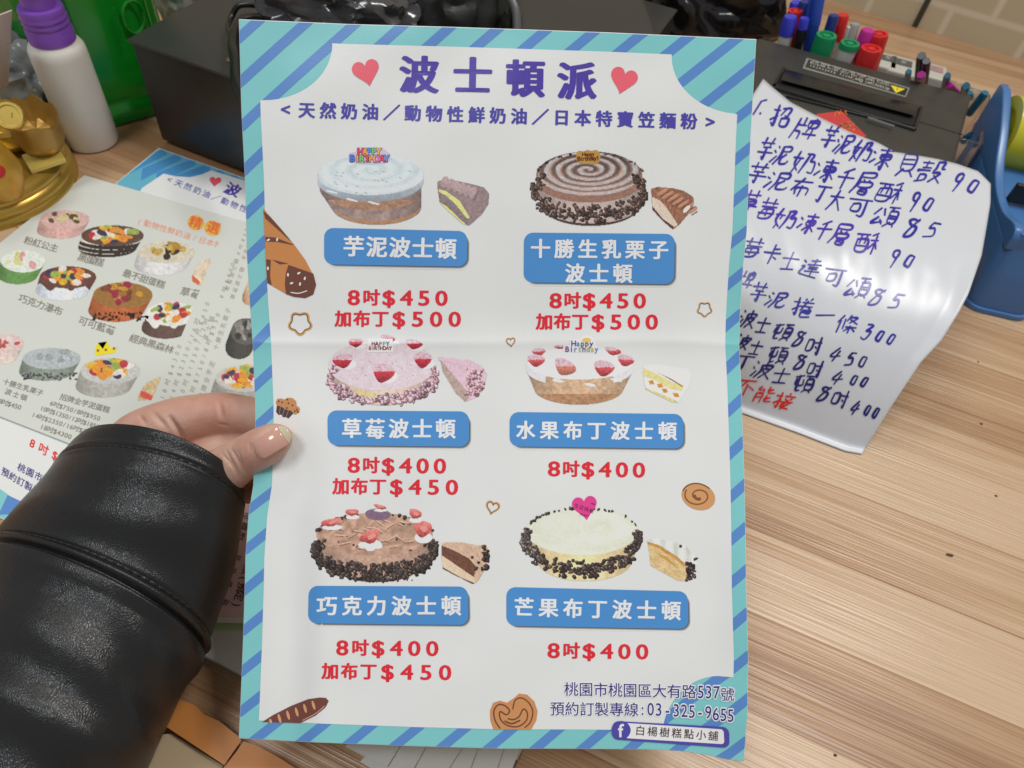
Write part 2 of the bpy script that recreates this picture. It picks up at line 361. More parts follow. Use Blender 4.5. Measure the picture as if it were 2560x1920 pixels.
wd = (w2-w1)/np.linalg.norm(w2-w1); wn = np.array([wd[1], -wd[0], 0])          # along the wall, and towards the room
bm = bmesh.new()
A, B = w1-wd*2.2, w1+wd*1.6
prism(bm, [A[:2], B[:2], (B+wn*2.2)[:2], (A+wn*2.2)[:2]], -.03, 0); tag(from_bm('counter_top', bm, WOOD, smooth=False), kind='structure')
# ------------------------------------------------------------------ the menu flyer held up in the hand
FOLD = .43
def vy(y, y0, ym, y1): return FOLD*(y-y0)/(ym-y0) if y <= ym else FOLD+(1-FOLD)*(y-ym)/(y1-ym)
def fl_place(s, u, v):
    p = s.px(u, v)
    d = np.where(v < FOLD, .301+.018*v/FOLD, .319-.0116*(v-FOLD)/(1-FOLD))
    d = d-.0016*np.exp(-np.abs(v-FOLD)/.02)+.0022*(2*u-1)**2*np.clip(1.2-v, 0, 1)
    d = d+.0016*np.exp(-((u-.10)/.035)**2)*np.clip((v-.55)/.2, 0, 1)-.0009*np.exp(-((u-.16)/.03)**2)*np.clip((v-.6)/.2, 0, 1)
    d = d-.003*np.exp(-((u-1)/.05)**2-((v-.75)/.12)**2)+.0028*np.exp(-((u-1.0)/.10)**2-((v-1)/.05)**2)
    d = d+.00034*np.sin(23*u+9*v+2*np.sin(7*v))*np.sin(17*v-5*u)+.0011*np.sin(7*u+4*v)*np.sin(5*v+1-2*u)*np.sin(np.pi*u)+.00007*np.sin(41*u-31*v)*np.sin(33*v+29*u)
    d = d+.0011*np.exp(-((u-.07)/.05)**2-((v-.60)/.05)**2)
    return atd(p[..., 0], p[..., 1], d)
FL = Patch([(vy(y, 48, 857, 1846), x, y) for x, y in ((597, 48), (603, 270), (613, 463), (617, 640), (624, 756), (631.6, 857), (637.7, 1012), (638, 1050), (637, 1120), (633, 1214), (621, 1288), (613.4, 1393), (612, 1460), (607.7, 1594), (601.5, 1747), (597, 1846))],
           [(vy(y, 98, 862, 1904), x, y) for x, y in ((1891, 98), (1883, 231), (1876.5, 347), (1867, 578), (1858, 668), (1850, 790), (1848, 862), (1853, 960), (1856, 1051), (1861, 1192), (1864, 1327), (1866, 1478), (1871, 1646), (1868.5, 1788), (1860, 1904))],
           [((x-597)/1294., x, y) for x, y in ((597, 48), (870, 60), (1140, 67.5), (1240, 71), (1521, 81), (1891, 98))],
           [((x-597)/1263., x, y) for x, y in ((597, 1846), (795, 1856.5), (1041, 1866), (1260, 1872), (1358, 1872), (1611, 1873.6), (1706, 1878), (1770, 1888), (1817, 1899), (1860, 1904))], fl_place)
flyer = empty('menu_flyer', atd(1235, 960, .314), 'striped teal and blue cake menu flyer held upright in the hand', 'flyer')
u_, v_ = np.linspace(0, 1, 140), np.unique(np.concatenate([np.linspace(0, 1, 190), np.linspace(FOLD-.02, FOLD+.02, 21)]))
U_, V_ = np.meshgrid(u_, v_); Pf = FL.S(U_, V_); Pb = FL.S(U_, V_, -2.2e-4)
TEAL, BLUE = (116, 182, 184), (82, 125, 183)
slab('sheet', Pf.reshape(-1, 3), Pb.reshape(-1, 3), len(u_), len(v_), PAPER, flyer)
FBLUE = lambda: pmat(BLUE)
def rowshape(name, surf, rows, off, m, parent, nc=1):    # rows: list of (v, [(u0,u1)])
    vs = []; fs = []; prev = None
    for v, spans in rows:
        cur = []
        for sp in spans:
            if sp is None: cur.append(None); continue
            cur.append(len(vs)); vs += [(sp[0]+(sp[1]-sp[0])*k/nc, v) for k in range(nc+1)]
        if prev:
            for a, b in zip(prev, cur):
                if a is None or b is None: continue
                fs += [(a+k, a+k+1, b+k+1, b+k) for k in range(nc)]
        prev = cur
    q = np.array(vs); return mesh(name, surf.S(q[:, 0], q[:, 1], off), fs, m, parent, True)
e_ = 8e-4
rowshape('teal_border', FL, [(v, [(e_, 1-e_)]) for v in np.clip(v_, e_, 1-e_)], 6e-5, pmat(TEAL), flyer, 100)
rows = []
for v in np.linspace(e_, 1-e_, 420):
    sp = []
    for k in range(-1, 30):
        a = max((k+.27-v*297/17.4)*19.4/210, e_); b = min((k+.575-v*297/17.4)*19.4/210, 1-e_); sp.append((a, b) if b > a else None)
    rows.append((v, sp))
rowshape('stripe', FL, rows, 1.3e-4, pmat(BLUE), flyer, 3)
# white panel with scooped top corners and a bitten bottom corner
k0u, k0v = FL.uv([(654, 251), (831, 107), (1679, 138), (1842, 285), (1830, 1440), (1834, 1693), (1663, 1824), (644.5, 1803), (1812, 700), (640, 700)])
uL, uR = (k0u[0]+k0u[7])/2, (k0u[3]+k0u[4])/2; vT = (k0v[1]+k0v[2])/2; vB = (k0v[6]+k0v[7])/2
aw, ah = k0u[1]-uL, k0v[0]-vT; bw, bh = uR-k0u[2], k0v[3]-vT; cw, ch_ = uR-k0u[6]+.005, vB-k0v[5]
rows = []
for v in np.unique(np.concatenate([np.linspace(vT, vB, 240), vT+ah*(np.linspace(0, 1, 40)), vB-ch_*np.linspace(0, 1, 40)])):
    l, r = uL, uR
    if v < vT+ah: l = uL+aw*math.sqrt(max(0, 1-((v-vT)/ah)**2))
    if v < vT+bh: r = uR-bw*math.sqrt(max(0, 1-((v-vT)/bh)**2))
    if v > vB-ch_: r = uR-cw*math.sqrt(max(0, 1-((vB-v)/ch_)**2))
    rows.append((v, [(l, r)]))
rowshape('white_panel', FL, rows, 2.1e-4, PAPER, flyer, 110)
NAVY, RED, DRED, WHITE, BLK = (72, 56, 148), (203, 38, 50), (210, 80, 92), (246, 247, 244), (40, 36, 36)
O1, O2, O3, O4, O5 = 2.9e-4, 3.7e-4, 4.5e-4, 5.3e-4, 6.1e-4
def printed(name, fn, parent=flyer, surf=FL):
    k = Ink(surf); fn(k); return k.build(name, parent)
def f(k):
    for c, x, y in zip('波士頓派', (1048, 1182, 1313, 1442), (187, 190, 197, 203)): k.ch(c, x, y, 98, NAVY, O2, .020, (1, .02), (-.02, 1), 1, .030)
printed('title_lettering', f)
for x, y, r in ((917, 184, -.22), (1557, 204, .28)): printed('heart_picture', lambda k: k.poly(heart(x, y, 68, r), (222, 90, 104), O2))
printed('subtitle_lettering', lambda k: k.line('<天然奶油／動物性鮮奶油／日本特寶笠麵粉>', (714.5, 274), (1775, 305), 42, (70, 64, 152), O2, .022, smear=.02))
# name banners with the white lettering, and their printed drop shadow
BAN = [((811, 569.6), (1169, 578), (1168, 667), (811, 661), [('芋泥波士頓', (885, 616), (1115, 622), 54)]),
       ((1310, 581.5), (1687, 585), (1685, 710.6), (1309, 706), [('十勝生乳栗子', (1351, 621.5), (1646, 624.5), 50), ('波士頓', (1437, 683), (1556, 684), 50)]),
       ((819, 1026), (1173, 1028.5), (1173, 1117), (820, 1113), [('草莓波士頓', (880, 1071), (1114, 1072), 51)]),
       ((1274, 1030), (1708, 1035), (1709, 1122), (1274, 1116), [('水果布丁波士頓', (1314, 1075), (1668, 1078), 48)]),
       ((773, 1464), (1170, 1466), (1172, 1562), (771, 1558), [('巧克力波士頓', (818, 1514), (1128, 1514), 51)]),
       ((1266, 1467), (1719, 1478), (1721, 1572), (1266, 1564), [('芒果布丁波士頓', (1310, 1517.5), (1677, 1526), 50)])]
for tl, tr, br, bl, lines in BAN:
    def f(k):
        for i, g in enumerate((222, 192, 150, 105, 78)):
            d = 8-1.7*i; k.poly(rrect((tl[0]+6, tl[1]+8), (tr[0]+d, tr[1]+8), (br[0]+d, br[1]+d), (bl[0]+6, bl[1]+d), 24), (g, g, g-3), O1+i*7e-6)
        k.poly(rrect(tl, tr, br, bl, 23), (70, 130, 188), O2)
    b = printed('name_banner', f)
    def f(k):
        for t, a, c, s in lines: k.line(t, a, c, s, WHITE, O3, .022, smear=.014)
    printed('lettering', f, b)
PRI = [[('8吋$450', (885, 743), (1104, 744.5)), ('加布丁$500', (858.6, 796.6), (1137, 797))], [('8吋$450', (1389, 750.6), (1599, 751)), ('加布丁$500', (1361, 804), (1629, 804))],
       [('8吋$400', (885, 1162), (1100, 1164)), ('加布丁$450', (853, 1215.5), (1130, 1217))], [('8吋$400', (1385, 1171), (1597, 1174))],
       [('8吋$400', (856, 1618), (1081, 1620)), ('加布丁$450', (826, 1677), (1113, 1680))], [('8吋$400', (1384, 1625), (1605, 1628))]]
for P_ in PRI:
    def f(k):
        for t, a, b in P_:
            for i, c in enumerate(t):
                q = np.array(a)+(np.array(b)-a)*i/(len(t)-1); cjk = ord(c) > 0x2E00
                k.ch(c, q[0], q[1], 43 if cjk else 53, RED, O2, .024 if cjk else .014, (1, .008), (-.008, 1), 1 if cjk else 1.2, .018 if cjk else .014)
    printed('price_lettering', f)
def addr(k):
    l1 = [('桃園市桃園區大有路', (1428, 1722), (1722, 1728))]; 
    chars = [(c, 1428+36.7*i, 1722+.75*i, 37) for i, c in enumerate('桃園市桃園區大有路')]+[(c, 1751+20*i, 1728+.6*i, 45) for i, c in enumerate('537')]+[('號', 1818, 1735, 36)]
    chars += [(c, 1393+37*i, 1771+.4*i, 37) for i, c in enumerate('預約訂製專線')]+[(':', 1606, 1771, 42)]+[(c, x, y, 45) for c, x, y in zip('03-325-9655', (1626, 1646, 1668, 1690, 1710, 1729, 1749, 1770, 1789, 1808, 1826), (1771, 1772, 1772, 1774, 1775, 1777, 1777, 1779, 1783, 1785, 1787))]
    for c, x, y, s in chars:
        w = 1 if ord(c) > 0x2E00 else .8
        k.ch(c, x, y, s, (240, 242, 240), O2, .075, w=w); k.ch(c, x, y, s, (50, 44, 118), O3, .004, w=w)
printed('address_lettering', addr)
def f(k):
    k.poly(rrect((1531, 1801), (1822, 1817), (1823, 1869), (1529, 1847), 16), (74, 66, 150), O3)
    k.poly(rrect((1562, 1806), (1808, 1822), (1810, 1859), (1562, 1844), 8), (238, 238, 236), O4); k.poly(ellipse(1552, 1824, 24, 23), (74, 66, 150), O5)
    k.ch('f', 1552, 1824, 46, WHITE, O5+4e-5, .02); k.line('白楊樹糕點小舖', (1600, 1825), (1782, 1838), 26, (70, 44, 40), O5, .008)
printed('page_badge', f)
# little drawn pastries
def f(k):
    T, D = (186, 124, 72), (102, 62, 50)
    k.poly([(659, 520), (668, 532), (700, 568), (735, 610), (764, 650), (784, 688), (791, 712), (784, 736), (764, 745), (735, 742), (716, 735), (668, 707)], T, O2)
    k.poly([(659, 527), (676, 542), (722, 594), (728, 603), (700, 578), (664, 546)], D, O3)
    k.poly([(664, 592), (690, 594), (736, 612), (730, 612), (695, 605), (665, 604)], D, O3); k.poly([(666, 648), (678, 650), (676, 690), (680, 713), (669, 707)], D, O3)
    k.poly([(722, 662), (784, 684), (791, 712), (784, 736), (764, 745), (735, 742), (716, 735), (713, 712), (715, 685)], D, O3); k.poly([(681, 649), (722, 659), (700, 661)], D, O3)
    for x, y, r in ((721, 687, 0), (748, 683, 1), (763, 696, .3), (730, 708, 1.2), (751, 710, .2), (672, 600, 1), (694, 599, 0.2), (671, 671, 0)): k.poly(ellipse(x, y, 2.4, 4.6, 12, r), WHITE, O4)
    k.stroke([(728, 731), (748, 733), (768, 727)], 2.4, WHITE, O4)
printed('bread_picture', f)
def flower(cx, cy, r): 
    t = np.linspace(0, 2*np.pi, 61); rr = r*(1+.13*np.cos(5*t)); return np.stack([cx+rr*np.cos(t+.3), cy+rr*np.sin(t+.3)], 1)
for cx, cy, r, w in ((751, 808, 26, 5), (1761, 773, 16.5, 3.2)):
    printed('cookie_cutter_picture', lambda k: (k.stroke(flower(cx, cy, r), w, (196, 146, 82), O2, 1), k.stroke(flower(cx, cy, r-w*.45), w*.4, (92, 62, 40), O3, 1)))
for cx, cy, s, r, w in ((1277, 856, 22, -.1, 2.6), (1231, 1270, 32, .25, 4)):
    printed('cookie_cutter_picture', lambda k: (k.stroke(np.vstack([heart(cx, cy, s, r), heart(cx, cy, s, r)[:1]]), w, (190, 136, 74), O2, 1), k.stroke(np.vstack([heart(cx, cy, s*.88, r), heart(cx, cy, s*.88, r)[:1]]), w*.35, (110, 76, 46), O3, 1)))
def f(k):
    k.poly([(693, 1013), (737, 1030), (722, 1046), (714, 1042), (708, 1043), (704, 1036), (697, 1037), (691, 1030)], (70, 50, 52), O2)
    for a, b in (((702, 1018), (699, 1034)), ((712, 1022), (707, 1040)), ((722, 1026), (716, 1043))): k.stroke([a, b], 1.2, (150, 130, 125), O3, 1)
    k.poly([(690, 1007), (694, 997), (704, 996), (712, 999), (720, 994), (732, 995), (741, 1003), (742, 1014), (750, 1020), (749, 1031), (738, 1036), (728, 1027), (716, 1024), (706, 1018), (695, 1014)], (178, 124, 78), O3)
    for x, y in ((698, 1003), (706, 1006), (719, 999), (722, 1008), (732, 1013), (718, 1020), (743, 1024), (738, 1028), (745, 1029)): k.poly(ellipse(x, y, 2.2, 2, 10), (66, 46, 40), O4)
printed('muffin_picture', f)
def f(k):
    k.poly(ellipse(1745.6, 1241, 43, 33, 40, .35), (192, 140, 92), O2); k.stroke([p for p in np.vstack([ellipse(1745.6, 1241, 41, 31.5, 40, .35)[20:34]])], 2.5, (70, 52, 40), O3, 1)
    t = np.linspace(.6, 9.6, 70); r = 5+t*2.9; k.stroke(np.stack([1745+r*np.cos(t+.4)*1.06, 1239+r*.8*np.sin(t+.4)], 1), 3.2, (118, 76, 48), O3, 1); k.stroke([(1735, 1238), (1740, 1246), (1750, 1248)], 7, (118, 76, 48), O3)
printed('roll_picture', f)
def f(k):
    k.poly([(656, 1804), (684, 1786), (728, 1764), (772, 1747), (800, 1743), (815, 1744), (822, 1752), (814, 1768), (790, 1788), (752, 1807)], (106, 60, 54), O2)
    for x, y in ((677, 1802), (699, 1795), (721, 1787), (743, 1779), (764, 1770), (785, 1762)): k.poly(ellipse(x, y, 3.6, 12 if x > 690 else 6, 16, -.28), (196, 144, 102), O3)
    k.stroke([(758, 1800), (790, 1783), (812, 1764)], 2, (190, 150, 130), O3)
printed('baguette_picture', f)
def f(k):
    k.poly([(1234, 1823), (1226, 1800), (1225, 1776), (1233, 1756), (1250, 1751), (1268, 1756), (1279, 1764), (1284, 1745), (1298, 1733), (1318, 1736), (1336, 1753), (1344, 1778), (1341, 1800), (1328, 1823)], (188, 130, 82), O2)
    d = (100, 64, 46)
    for pts, w in (([(1250, 1820), (1238, 1800), (1235, 1776), (1246, 1761), (1262, 1763), (1274, 1776), (1266, 1786), (1250, 1778), (1252, 1798), (1270, 1813), (1296, 1815), (1316, 1800), (1318, 1780), (1308, 1772), (1298, 1790), (1284, 1798), (1270, 1796)], 3.4), ([(1282, 1772), (1288, 1750), (1304, 1744), (1322, 1756), (1332, 1778), (1326, 1804), (1312, 1818)], 3.2), ([(1262, 1802), (1280, 1808), (1300, 1800)], 4)): k.stroke(pts, w, d, O3)
printed('palmier_picture', f)

# the six cakes and their cut slices
def cake(fn, x0, y0, x1, y1, name='cake_picture', surf=FL, parent=flyer, step=1.5, off=O2, k=1.3):
    p = Pic(x0, y0, x1, y1, step); fn(p); return p.build(name, surf, off, parent, k)
def side(p, top, bot, col, amp=.12, sc=9):
    m = p.hull(top, bot); p.fill(m, col, amp, sc, 1.05-.28*((p.X-top[0])/top[2])**2)
def c1(p):
    side(p, (927, 470, 128, 50), (942, 516, 112, 46), (150, 128, 122), .2, 14); p.fill(p.hull((930, 470, 127, 48), (931, 478, 126, 48))&(p.Y > 500), (158, 122, 98), .2, 7)
    p.fill(p.hull((943, 513, 110, 46), (943, 516, 108, 46))&~p.el(942, 507, 113, 46), (168, 126, 92), .12)
    p.fill(p.hull((927, 438, 133, 52), (927, 453, 133, 52)), (178, 186, 196), .06, 6, 1.04-.004*(p.Y-440))
    p.fill(p.el(927, 438, 132, 50), (198, 210, 214), .04, 7, p.rings(927, 425, 133, 56, 3.2, .045))
    for _ in range(20): x, y = random.uniform(830, 1030), random.uniform(425, 495); p.fill(p.el(x, y, 4, 1.2, .3), (150, 160, 172), 0)
    for x, y in ((830, 480), (880, 500), (935, 508)): p.fill(p.el(x, y, 16, 2.4, .25), (226, 226, 220), .1)
cake(c1, 785, 375, 1070, 568)
def f(k):
    k.poly([(873, 383), (892, 380), (893, 368), (956, 369), (958, 382), (974, 384), (976, 398), (968, 407), (930, 411), (890, 408), (872, 402)], (196, 176, 202), O3)
    for i, c in enumerate('HAPPY'): k.ch(c, 902+11.4*i, 379, 22, (60, 52, 80), O4, .09); k.ch(c, 902+11.4*i, 379, 21, [(206, 60, 70), (226, 160, 60), (84, 132, 206), (112, 182, 96), (230, 170, 70)][i], O5, .045)
    for i, c in enumerate('BIRTHDAY'): k.ch(c, 882+12.2*i, 396+.4*i-.05*i*i, 23, (60, 52, 80), O4, .09); k.ch(c, 882+12.2*i, 396+.4*i-.05*i*i, 22, [(72, 112, 200), (226, 160, 60), (112, 182, 96), (210, 70, 80), (232, 150, 60), (206, 110, 170), (206, 60, 80), (90, 140, 210)][i], O5, .045)
printed('cake_topper_picture', f)
R1 = lambda pts, ox, oy, s: np.array([(ox+x*s, oy+y*s) for x, y in pts])
def s1(p):
    q = R1([(1500, 480), (1600, 462), (1720, 478), (1870, 510), (2000, 545), (2058, 620), (2050, 720), (1980, 830), (1840, 955), (1790, 940), (1600, 760), (1525, 700), (1505, 560)], 740, 340, .2351); p.fill(p.po(q), (142, 122, 122), .15, 5)
    for k in range(6): p.fill(p.el(1112+14*k, 455+5.5*k, 9, 15, .3), (160, 140, 138), .12, 4, 1.06-.004*(p.Y-455-5.5*k)); p.fill(p.el(1120+14*k, 460+6*k, 1.6, 14, .45), (104, 88, 90), 0)
    p.fill(p.po(R1([(1520, 590), (1600, 640), (1740, 750), (1850, 890), (1835, 955), (1700, 860), (1525, 700)], 740, 340, .2351)), (128, 112, 114), .2, 4)
    for a in ([(1520, 565), (1600, 590), (1740, 690), (1850, 870), (1820, 880), (1700, 730), (1590, 630), (1525, 600)], [(1525, 700), (1600, 745), (1810, 945), (1780, 940), (1590, 770)]): p.fill(p.po(R1(a, 740, 340, .2351)), (208, 206, 132), .1)
cake(s1, 1085, 440, 1232, 570, 'cake_slice_picture')
def ring_chips(p, cx, cy, rx, ry, n, size, col, a0=-12, a1=192, jy=22, jr=.05): p.chips(arc_pts(cx, cy, rx, ry, a0, a1, n, jr, jy), size, col)
DK = (74, 58, 52)
def c2(p):
    side(p, (1475, 470, 137, 56), (1477, 518, 118, 47), (178, 162, 156), .1); p.fill(p.hull((1477, 517, 118, 47), (1477, 518, 117, 47))&~p.el(1477, 512, 121, 47), (70, 54, 50), .2)
    p.fill(p.hull((1473, 438, 133, 58), (1473, 452, 133, 55)), (142, 106, 92), .12, 6); p.fill(p.el(1473, 434, 128, 56), (142, 118, 108), .14, 5, p.rings(1470, 425, 128, 56, 4.6, .34, .08+.12*p.noise(34)))
    p.fill(p.el(1473, 434, 128, 56)&(p.rings(1470, 425, 128, 56, 4.6, 1) > 1.6+.5*p.noise(9)+.012*(p.Y-434)), (176, 170, 170), .14, 4)
    ring_chips(p, 1473, 462, 137, 52, 240, 7, DK, -35, 215, 30); ring_chips(p, 1473, 484, 130, 50, 110, 7, DK, 15, 165, 22); p.chips(arc_pts(1473, 440, 134, 58, 190, 350, 26, .02), 5, DK)
cake(c2, 1320, 372, 1628, 572)
def f(k):
    k.poly([(1441, 383), (1447, 377), (1458, 379), (1468, 375), (1478, 378), (1490, 375), (1498, 380), (1501, 392), (1498, 406), (1484, 411), (1450, 410), (1441, 402), (1440, 392)], (172, 132, 62), O3)
    k.line('Happy', (1459, 386), (1483, 385), 13, (92, 30, 28), O4, .03, pos=[0, .27, .5, .75, 1]); k.line('Birthday!', (1447, 397), (1494, 395), 15, (92, 30, 28), O4, .035)
printed('cake_topper_picture', f)
def s2(p):
    p.fill(p.po(R1([(1475, 560), (1550, 540), (1720, 555), (1820, 580), (1930, 650), (1935, 720), (1890, 810), (1780, 940), (1710, 995), (1600, 900), (1490, 780), (1480, 640)], 1280, 340, .2351)), (142, 98, 76), .25, 5)
    for k in range(7): p.fill(p.el(1655+13*k, 480+7.5*k, 4, 17, 1.0), (166, 122, 100), .15, 3, 1.1-.006*(p.Y-480-7*k)); p.fill(p.el(1661+13*k, 486+7.5*k, 1.5, 16, 1.0), (100, 62, 48), 0)
    p.fill(p.po(R1([(1490, 650), (1560, 680), (1640, 760), (1760, 940), (1720, 975), (1600, 880), (1490, 745)], 1280, 340, .2351)), (206, 188, 172), .1, 4)
    p.fill(p.po(R1([(1490, 745), (1600, 880), (1720, 965), (1710, 995), (1600, 900), (1490, 780)], 1280, 340, .2351)), (92, 58, 48), .2); p.fill(p.el(1716, 523, 12, 5, -.8), (222, 216, 208), 0)
cake(s2, 1620, 460, 1742, 580, 'cake_slice_picture')
def c3(p):
    side(p, (955, 935, 128, 58), (960, 966, 108, 48), (206, 180, 164), .1); p.fill(p.el(955, 913, 133, 63), (208, 192, 198), .05, 8)
    for _ in range(26): x, y = random.uniform(850, 1060), random.uniform(885, 955); p.fill(p.el(x, y, 2.4, .9, .3), (170, 120, 140), 0)
    ring_chips(p, 955, 930, 133, 56, 190, 8, (184, 138, 150), -25, 205, 26); p.chips(arc_pts(955, 938, 120, 54, 20, 160, 80, .06, 18), 9, (188, 142, 154)); p.fill(p.el(915, 985, 30, 6, .25), (206, 190, 130), .1)
    for x, y, w, h, r in ((858, 903, 24, 16, -.2), (958, 933, 26, 22, .3), (1057, 901, 21, 18, .1), (890, 857, 17, 10, 0), (970, 848, 17, 10, .2), (1035, 861, 20, 11, .2)):
        p.fill(p.el(x+9, y+7, w*1.05, h*.8), (234, 228, 228), .05); p.berry(x, y, w, h, r)
cake(c3, 812, 835, 1098, 1020)
def f(k):
    k.poly([(919, 846), (982, 847), (984, 880), (919, 881)], (214, 224, 224), O3)
    for i, c in enumerate('HAPPY'): k.ch(c, 934+9*i, 859, 14, [(140, 60, 70), (80, 60, 60), (200, 90, 90), (80, 160, 170), (80, 60, 60)][i], O4, .03)
    for i, c in enumerate('BIRTHDAY'): k.ch(c, 926+7.2*i, 870, 13, [(190, 60, 60), (80, 60, 60), (120, 50, 60)][i % 3], O4, .03)
printed('cake_topper_picture', f)
def s3(p):
    p.fill(p.po(R1([(1660, 1115), (1900, 1125), (2010, 1180), (2050, 1250), (2030, 1350), (1960, 1440), (1870, 1475), (1680, 1220)], 600, 560, .3014)), (212, 178, 192), .08, 5)
    p.fill(p.po(R1([(1660, 1120), (1860, 1360), (1905, 1440), (1870, 1475), (1790, 1400), (1680, 1220)], 600, 560, .3014)), (172, 150, 140), .15, 4); p.chips([(1210-random.uniform(0, 42)+random.uniform(-8, 8), 920+random.uniform(0, 68)) for _ in range(60)], 6, (200, 142, 150))
    for q in ((1100, 896), (1130, 899), (1160, 905)): p.fill(p.el(*q, 16, 5, .1), (216, 182, 196), 0)
cake(s3, 1096, 890, 1226, 1010, 'cake_slice_picture')
def c4(p):
    side(p, (1449, 930, 130, 44), (1447, 970, 112, 42), (190, 158, 128), .16, 8); p.fill(p.hull((1447, 968, 112, 42), (1447, 971, 110, 41))&(p.Y > 985), (166, 124, 92), .2, 6)
    p.fill(p.hull((1449, 915, 135, 46), (1449, 925, 133, 42))&~((p.Y > 945+8*p.noise(22))&(abs(p.X-1449) < 85)), (208, 206, 212), .06)
    p.fill(p.el(1450, 908, 131, 41), (222, 230, 230), .02, 9)
    for x, y in ((1395, 952), (1475, 962), (1540, 950)): p.fill(p.el(x, y, 15, 4, .2), (226, 222, 218), .1)
    for x, y, w, h, r in ((1347, 880, 16, 9, 0), (1340, 902, 21, 14, .1), (1411, 919, 27, 18, .5), (1509, 922, 24, 18, .2), (1563, 902, 20, 13, .3), (1531, 878, 20, 9, .3), (1400, 867, 14, 5, 0)): p.berry(x, y, w, h, r, (178, 70, 74) if x != 1411 else (186, 112, 96))
cake(c4, 1306, 858, 1590, 1018)
def f(k):
    k.poly([(1425, 850), (1450, 848), (1462, 840), (1478, 842), (1487, 850), (1487, 864), (1496, 868), (1492, 882), (1408, 879), (1408, 864), (1424, 862)], (226, 228, 222), O3); k.poly(ellipse(1466, 850, 11, 5), (216, 176, 84), O4)
    for i, c in enumerate('Happy'): k.ch(c, 1434+11*i, 858, 19, [(100, 60, 130), (90, 130, 180), (110, 90, 120), (120, 90, 70), (80, 60, 120)][i], O5, .02)
    for i, c in enumerate('Birthday'): k.ch(c, 1418+10.4*i, 872, 19, [(110, 60, 130), (90, 80, 60), (90, 120, 170), (150, 170, 80), (90, 60, 120), (120, 150, 80), (200, 160, 80), (80, 120, 190)][i], O5, .02)
printed('cake_topper_picture', f)
def s4(p):
    o = (1200, 560, .3074)
    p.fill(p.po(R1([(1330, 1150), (1450, 1140), (1680, 1175), (1720, 1220), (1700, 1320), (1610, 1455), (1560, 1450), (1340, 1330), (1320, 1200)], *o)), (226, 224, 214), .04, 5)
    p.fill(p.po(R1([(1325, 1170), (1420, 1210), (1560, 1290), (1660, 1310), (1640, 1360), (1540, 1340), (1400, 1260), (1325, 1240)], *o)), (212, 200, 138), .08); p.fill(p.po(R1([(1340, 1330), (1440, 1370), (1600, 1440), (1605, 1455), (1560, 1450), (1345, 1345)], *o)), (206, 192, 132), .1)
    p.fill(p.po(R1([(1440, 1205), (1560, 1275), (1650, 1330), (1640, 1312), (1560, 1262)], *o)), (146, 112, 70), 0)
    for x, y in ((1390, 1290), (1460, 1315), (1500, 1355), (1590, 1390)): p.fill(p.po(R1([(x-25, y-15), (x+15, y-18), (x+30, y+15), (x-8, y+18)], *o)), (196, 138, 50), .15)
cake(s4, 1602, 905, 1732, 1012, 'cake_slice_picture')
def c5(p):
    side(p, (937, 1365, 145, 56), (942, 1402, 118, 53), (178, 146, 128), .14, 7); p.fill(p.hull((942, 1402, 118, 53), (942, 1403, 117, 53))&~p.el(942, 1397, 121, 53), (76, 58, 50), .2)
    p.fill(p.el(937, 1335, 146, 54), (176, 141, 121), .1, 10, 1+.10*p.noise(14)-.06*np.sin((p.X+p.Y*2)/9+3*p.noise(16)))
    ring_chips(p, 937, 1362, 149, 47, 330, 8, (62, 52, 48), -30, 210, 30); ring_chips(p, 937, 1382, 140, 44, 150, 8, (58, 48, 44), 20, 160, 24); p.chips(arc_pts(937, 1338, 146, 54, 190, 350, 50, .03), 6, (62, 52, 48)); p.chips([(937+random.uniform(-1, 1)*115, 1336+random.uniform(-30, 40)) for _ in range(14)], 4, (96, 74, 62))
    for _ in range(26): x, y, a_ = random.uniform(840, 1030), random.uniform(1300, 1370), random.uniform(-.6, .6); p.fill(p.el(x, y, random.uniform(8, 20), 1.6, a_)&p.el(937, 1335, 140, 50), (206, 172, 150), .1); p.fill(p.el(x, y+3, random.uniform(8, 18), 1.3, a_)&p.el(937, 1335, 140, 50), (128, 96, 80), .1)
    p.chips([(960+random.uniform(-75, 75), 1440+random.uniform(-16, 10)) for _ in range(18)], 3.5, (70, 56, 48)); p.fill(p.el(945, 1286, 32, 15, .05), (122, 98, 118), .08)
    for x, y, w, h, r in ((880, 1281, 16, 8, 0), (829, 1306, 24, 9, -.2), (926, 1342, 25, 15, -.5), (1057, 1323, 21, 19, .2), (1038, 1285, 16, 11, .4), (950, 1267, 16, 5, .3)):
        p.fill(p.el(x+2, y+h*.9+4, w*1.05, h*.75), (232, 226, 224), .04); p.berry(x, y, w, h, r, (190, 88, 84), False); p.fill(p.el(x+w*.15, y-h*.1, w*.45, h*.4, r), (224, 140, 128), .1)
    for q in ((908, 1362), (926, 1370), (945, 1364)): p.fill(p.el(*q, 12, 8), (236, 232, 230), .04)
cake(c5, 774, 1258, 1100, 1466)
